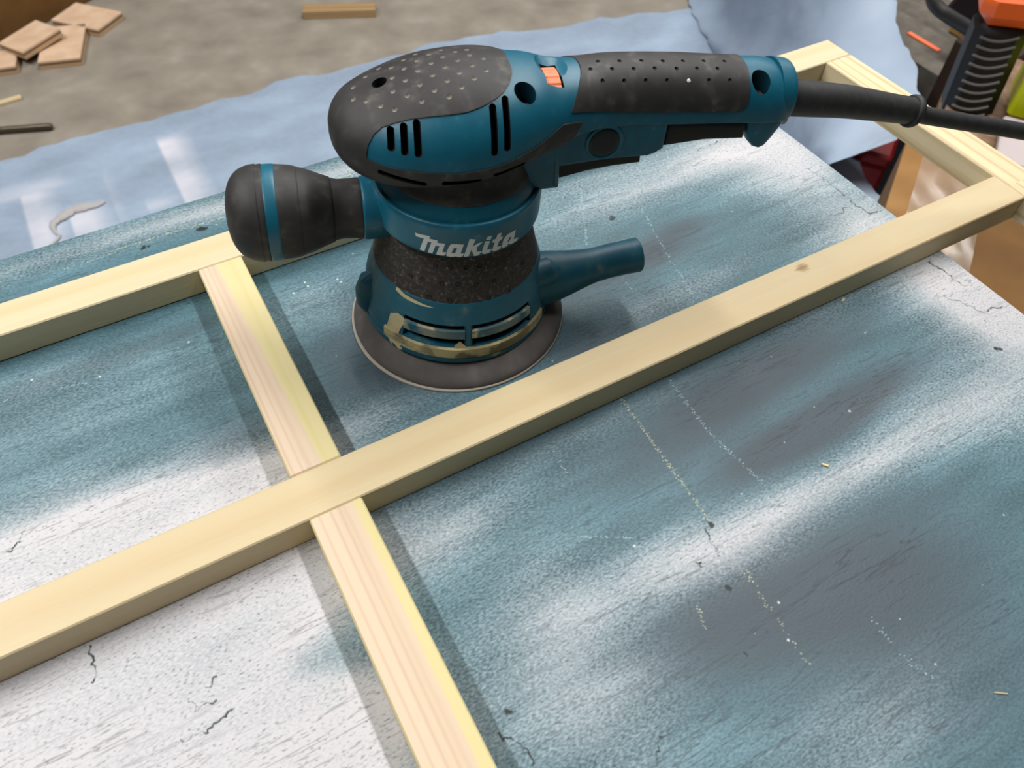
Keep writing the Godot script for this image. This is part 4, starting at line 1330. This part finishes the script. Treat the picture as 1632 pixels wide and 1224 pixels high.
func build_right_things() -> void:
	var e1 := Vector3(-0.83, 0, 0.56).normalized()
	var e2 := Vector3(e1.z, 0, -e1.x)
	var at := Vector3(0.921, 0.006, -0.121)
	var basis := Basis(e2, Vector3.UP, -e1)      # own x along e2, own -z along e1
	# carton with clear tape
	var carton := thing("carton", "brown carton with clear tape standing under the end of the frame", "box", at)
	carton.basis = basis
	obj("body", block(Vector3(0.52, 0.448, 0.44), 0.003).move(Transform3D(Basis(), Vector3(-0.01, 0.0, -0.42))), M.carton_shaded, carton)
	for s in [[0.085, 0.30], [0.30, 0.52]]:
		obj("flap", block(Vector3(s[1] - s[0] - 0.004, 0.004, 0.436), 0.001).move(Transform3D(Basis(), Vector3(s[0] - 0.012, 0.446, -0.418))), M.carton_shaded, carton)
	obj("flap", block(Vector3(0.092, 0.004, 0.436), 0.001).move(Transform3D(Basis(), Vector3(-0.010, 0.446, -0.418))), M.carton, carton)
	var f := FastNoiseLite.new()
	f.seed = 8
	f.frequency = 30.0
	for t in [[0.015, 0.10], [0.25, 0.40]]:
		var rows := []
		for i in 25:
			var r := PackedVector3Array()
			for j in 9:
				var x := lerpf(t[0], t[1], j / 8.0)
				var z := -0.415 + 0.43 * i / 24.0
				r.append(Vector3(x, 0.4530 + 0.007 * maxf(0.0, f.get_noise_2d(x, z)), z))
			rows.append(r)
		obj("clear_tape", B.new().grid(rows), M.tape, carton, 70.0)
	# wrapped box behind it, with a pale panel and a lime block on top
	var wrapped := thing("wrapped_box", "box wrapped in crumpled brown paper behind the taped carton", "box", at)
	wrapped.basis = basis
	obj("wrapping", crumpled(Vector3(0.50, 0.44, 0.30), 0.012).move(Transform3D(Basis(), Vector3(0.03, 0.0, 0.035))), M.kraft, wrapped, 25.0)
	var panel := obj("pale_panel", block(Vector3(0.30, 0.012, 0.115), 0.002), M.lilac)
	panel.transform = Transform3D(basis, at + e2 * 0.100 + e1 * 0.004 + Vector3(0, 0.455, 0))
	tag(panel, "pale grey panel lying in front of the lime green block", "panel")
	var lime := obj("lime_block", block(Vector3(0.20, 0.055, 0.10), 0.005), M.lime)
	lime.transform = Transform3D(basis, at + e2 * 0.105 - e1 * 0.135 + Vector3(0, 0.452, 0))
	tag(lime, "bright lime green block resting on the wrapped box", "block")

	# tool case with lid seam and an orange mark
	var case := thing("tool_case", "dusty grey-brown tool case with an orange mark beside the paper folds", "tool case", Vector3(1.37, 0.006, -0.74))
	obj("body", block(Vector3(0.24, 0.20, 0.40), 0.012), M.black, case)
	obj("lid", plate([Vector2(0.0, 0.205), Vector2(0.0, 0.292), Vector2(0.10, 0.306), Vector2(0.10, 0.205)], 0.20, 0.006).move(Transform3D(Basis(), Vector3(0, 0, 0.20))), M.case, case)
	obj("lid", block(Vector3(0.132, 0.10, 0.40), 0.010).move(Transform3D(Basis(), Vector3(0.108, 0.205, 0))), M.case, case)
	obj("orange_mark", block(Vector3(0.010, 0.003, 0.080), 0.001).move(Transform3D(Basis(Vector3(0, 0, 1), 0.14), Vector3(0.052, 0.299, 0.215))), M.orange_case, case)
	var latch := obj("latch", block(Vector3(0.02, 0.05, 0.12), 0.004).move(Transform3D(Basis(), Vector3(-0.014, 0.12, 0.20))), M.grey_mark, case)
	latch.set_meta("label", "grey latch on the front of the case")

	# black ribbed tool with an orange cap, leaning
	var foot: Vector3 = Vector3(1.0967, 0.427, -0.1716)
	var head: Vector3 = Vector3(1.094, 0.5737, -0.1827)
	var y := (head - foot).normalized()
	var z := (Vector3(-0.72, 0.35, 0.6) - y * Vector3(-0.72, 0.35, 0.6).dot(y)).normalized()
	var tool := thing("ribbed_tool", "black ribbed power tool with an orange cap leaning beside the case", "power tool", foot)
	tool.basis = Basis(y.cross(z).normalized(), y, z)
	var long := foot.distance_to(head)
	obj("body", block(Vector3(0.068, long, 0.070), 0.014).move(Transform3D(Basis(), Vector3(-0.034, 0, -0.035))), M.black, tool)
	for k in 10:
		var arc := []
		var ar := []
		for q in 9:
			var t := q / 8.0
			arc.append(Vector3(lerpf(-0.025, 0.022, t), 0.016 + k * 0.0125 - 0.006 * sin(PI * t) + 0.004 * t, 0.0355))
			ar.append(0.0019)
		obj("rib", tube(arc, ar, 8), M.grey_mark, tool)
	obj("cap", block(Vector3(0.086, 0.052, 0.094), 0.016).move(Transform3D(Basis(), Vector3(-0.038, long - 0.004, -0.047))), M.orange_case, tool)
	obj("cap_top", block(Vector3(0.060, 0.006, 0.060), 0.004).move(Transform3D(Basis(), Vector3(-0.026, long + 0.050, -0.028))), M.orange_case, tool)

	# dark box right behind, with an orange square and grey characters
	var dark := thing("dark_box", "dark brown box with an orange square behind the ribbed tool", "box", Vector3(1.268, 0.006, -0.227), 0.15)
	obj("body", block(Vector3(0.42, 0.426, 0.10), 0.004).move(Transform3D(Basis(), Vector3(0, 0, -0.10))), M.brown_box, dark)
	var my: float = 0.426 - 0.105
	obj("orange_square", block(Vector3(0.024, 0.026, 0.002), 0.0005).move(Transform3D(Basis(), Vector3(0.018, my, -0.0005))), M.orange_case, dark)
	for k in 4:
		obj("printed_mark", block(Vector3(0.011, 0.022, 0.002), 0.0005).move(Transform3D(Basis(Vector3(0, 0, 1), -0.2), Vector3(0.050 + k * 0.017, my, -0.0005))), M.grey_mark, dark)
	obj("grey_band", tube(smooth_path([Vector3(0.012, my + 0.04, 0.002), Vector3(0.030, my + 0.075, 0.002), Vector3(0.075, my + 0.095, 0.002), Vector3(0.16, my + 0.10, 0.002)], 6), arrayf(0.006, 19), 8), M.case, dark)

	var tan_box := obj("tan_board", block(Vector3(0.13, 0.10, 0.13), 0.002), M.tan)
	tan_box.position = Vector3(1.490, 0.3125, -0.485)
	tag(tan_box, "tan wooden board resting on the lid of the tool case", "board")
	var plum := obj("plum_strap", block(Vector3(0.018, 0.20, 0.05), 0.004), M.plum)
	plum.position = Vector3(1.393, 0.379, -0.456)
	plum.rotation = Vector3(0.3, 0.5, 0.2)
	tag(plum, "dark plum coloured strap beside the tan board on the tool case", "strap")
	var hose := obj("black_hose", tube(smooth_path([Vector3(1.309, 0.471, -0.457), Vector3(1.272, 0.457, -0.406), Vector3(1.253, 0.459, -0.376), Vector3(1.246, 0.46, -0.346), Vector3(1.221, 0.471, -0.289), Vector3(1.192, 0.48, -0.237)], 8), arrayf(0.011, 200), 14), M.black)
	tag(hose, "black hose arching over the tool case towards the ribbed tool", "hose")
	var red := thing("red_box", "red box standing in the shade under the frame end", "box", at + e2 * -0.062 + e1 * -0.275)
	red.basis = basis
	obj("body", block(Vector3(0.060, 0.232, 0.08), 0.006), M.red, red)
	obj("lid", block(Vector3(0.064, 0.025, 0.084), 0.006).move(Transform3D(Basis(), Vector3(-0.002, 0.232, -0.002))), M.red, red)

func arrayf(v: float, n: int) -> Array:
	var a := []
	a.resize(n)
	a.fill(v)
	return a

func crumpled(size: Vector3, depth: float) -> B:
	# a box whose paper wrapping is creased
	var f := FastNoiseLite.new()
	f.seed = 21
	f.frequency = 14.0
	f.fractal_octaves = 3
	var rows := []
	var n := 14
	var sec := []
	for k in n:
		sec.append(Vector2(size.y, size.z * k / n))
	for k in n:
		sec.append(Vector2(size.y * (1.0 - float(k) / n), size.z))
	for k in n:
		sec.append(Vector2(0.0, size.z * (1.0 - float(k) / n)))
	for k in n:
		sec.append(Vector2(size.y * k / n, 0.0))
	for i in 31:
		var r := PackedVector3Array()
		for s in sec:
			var p := Vector3(size.x * i / 30.0, s.x, s.y)
			var out := (p - size * 0.5).normalized()
			p += out * depth * f.get_noise_3dv(p)
			p.y = maxf(p.y, 0.0)
			r.append(p)
		rows.append(r)
	return B.new().grid(rows, true, true).solid()
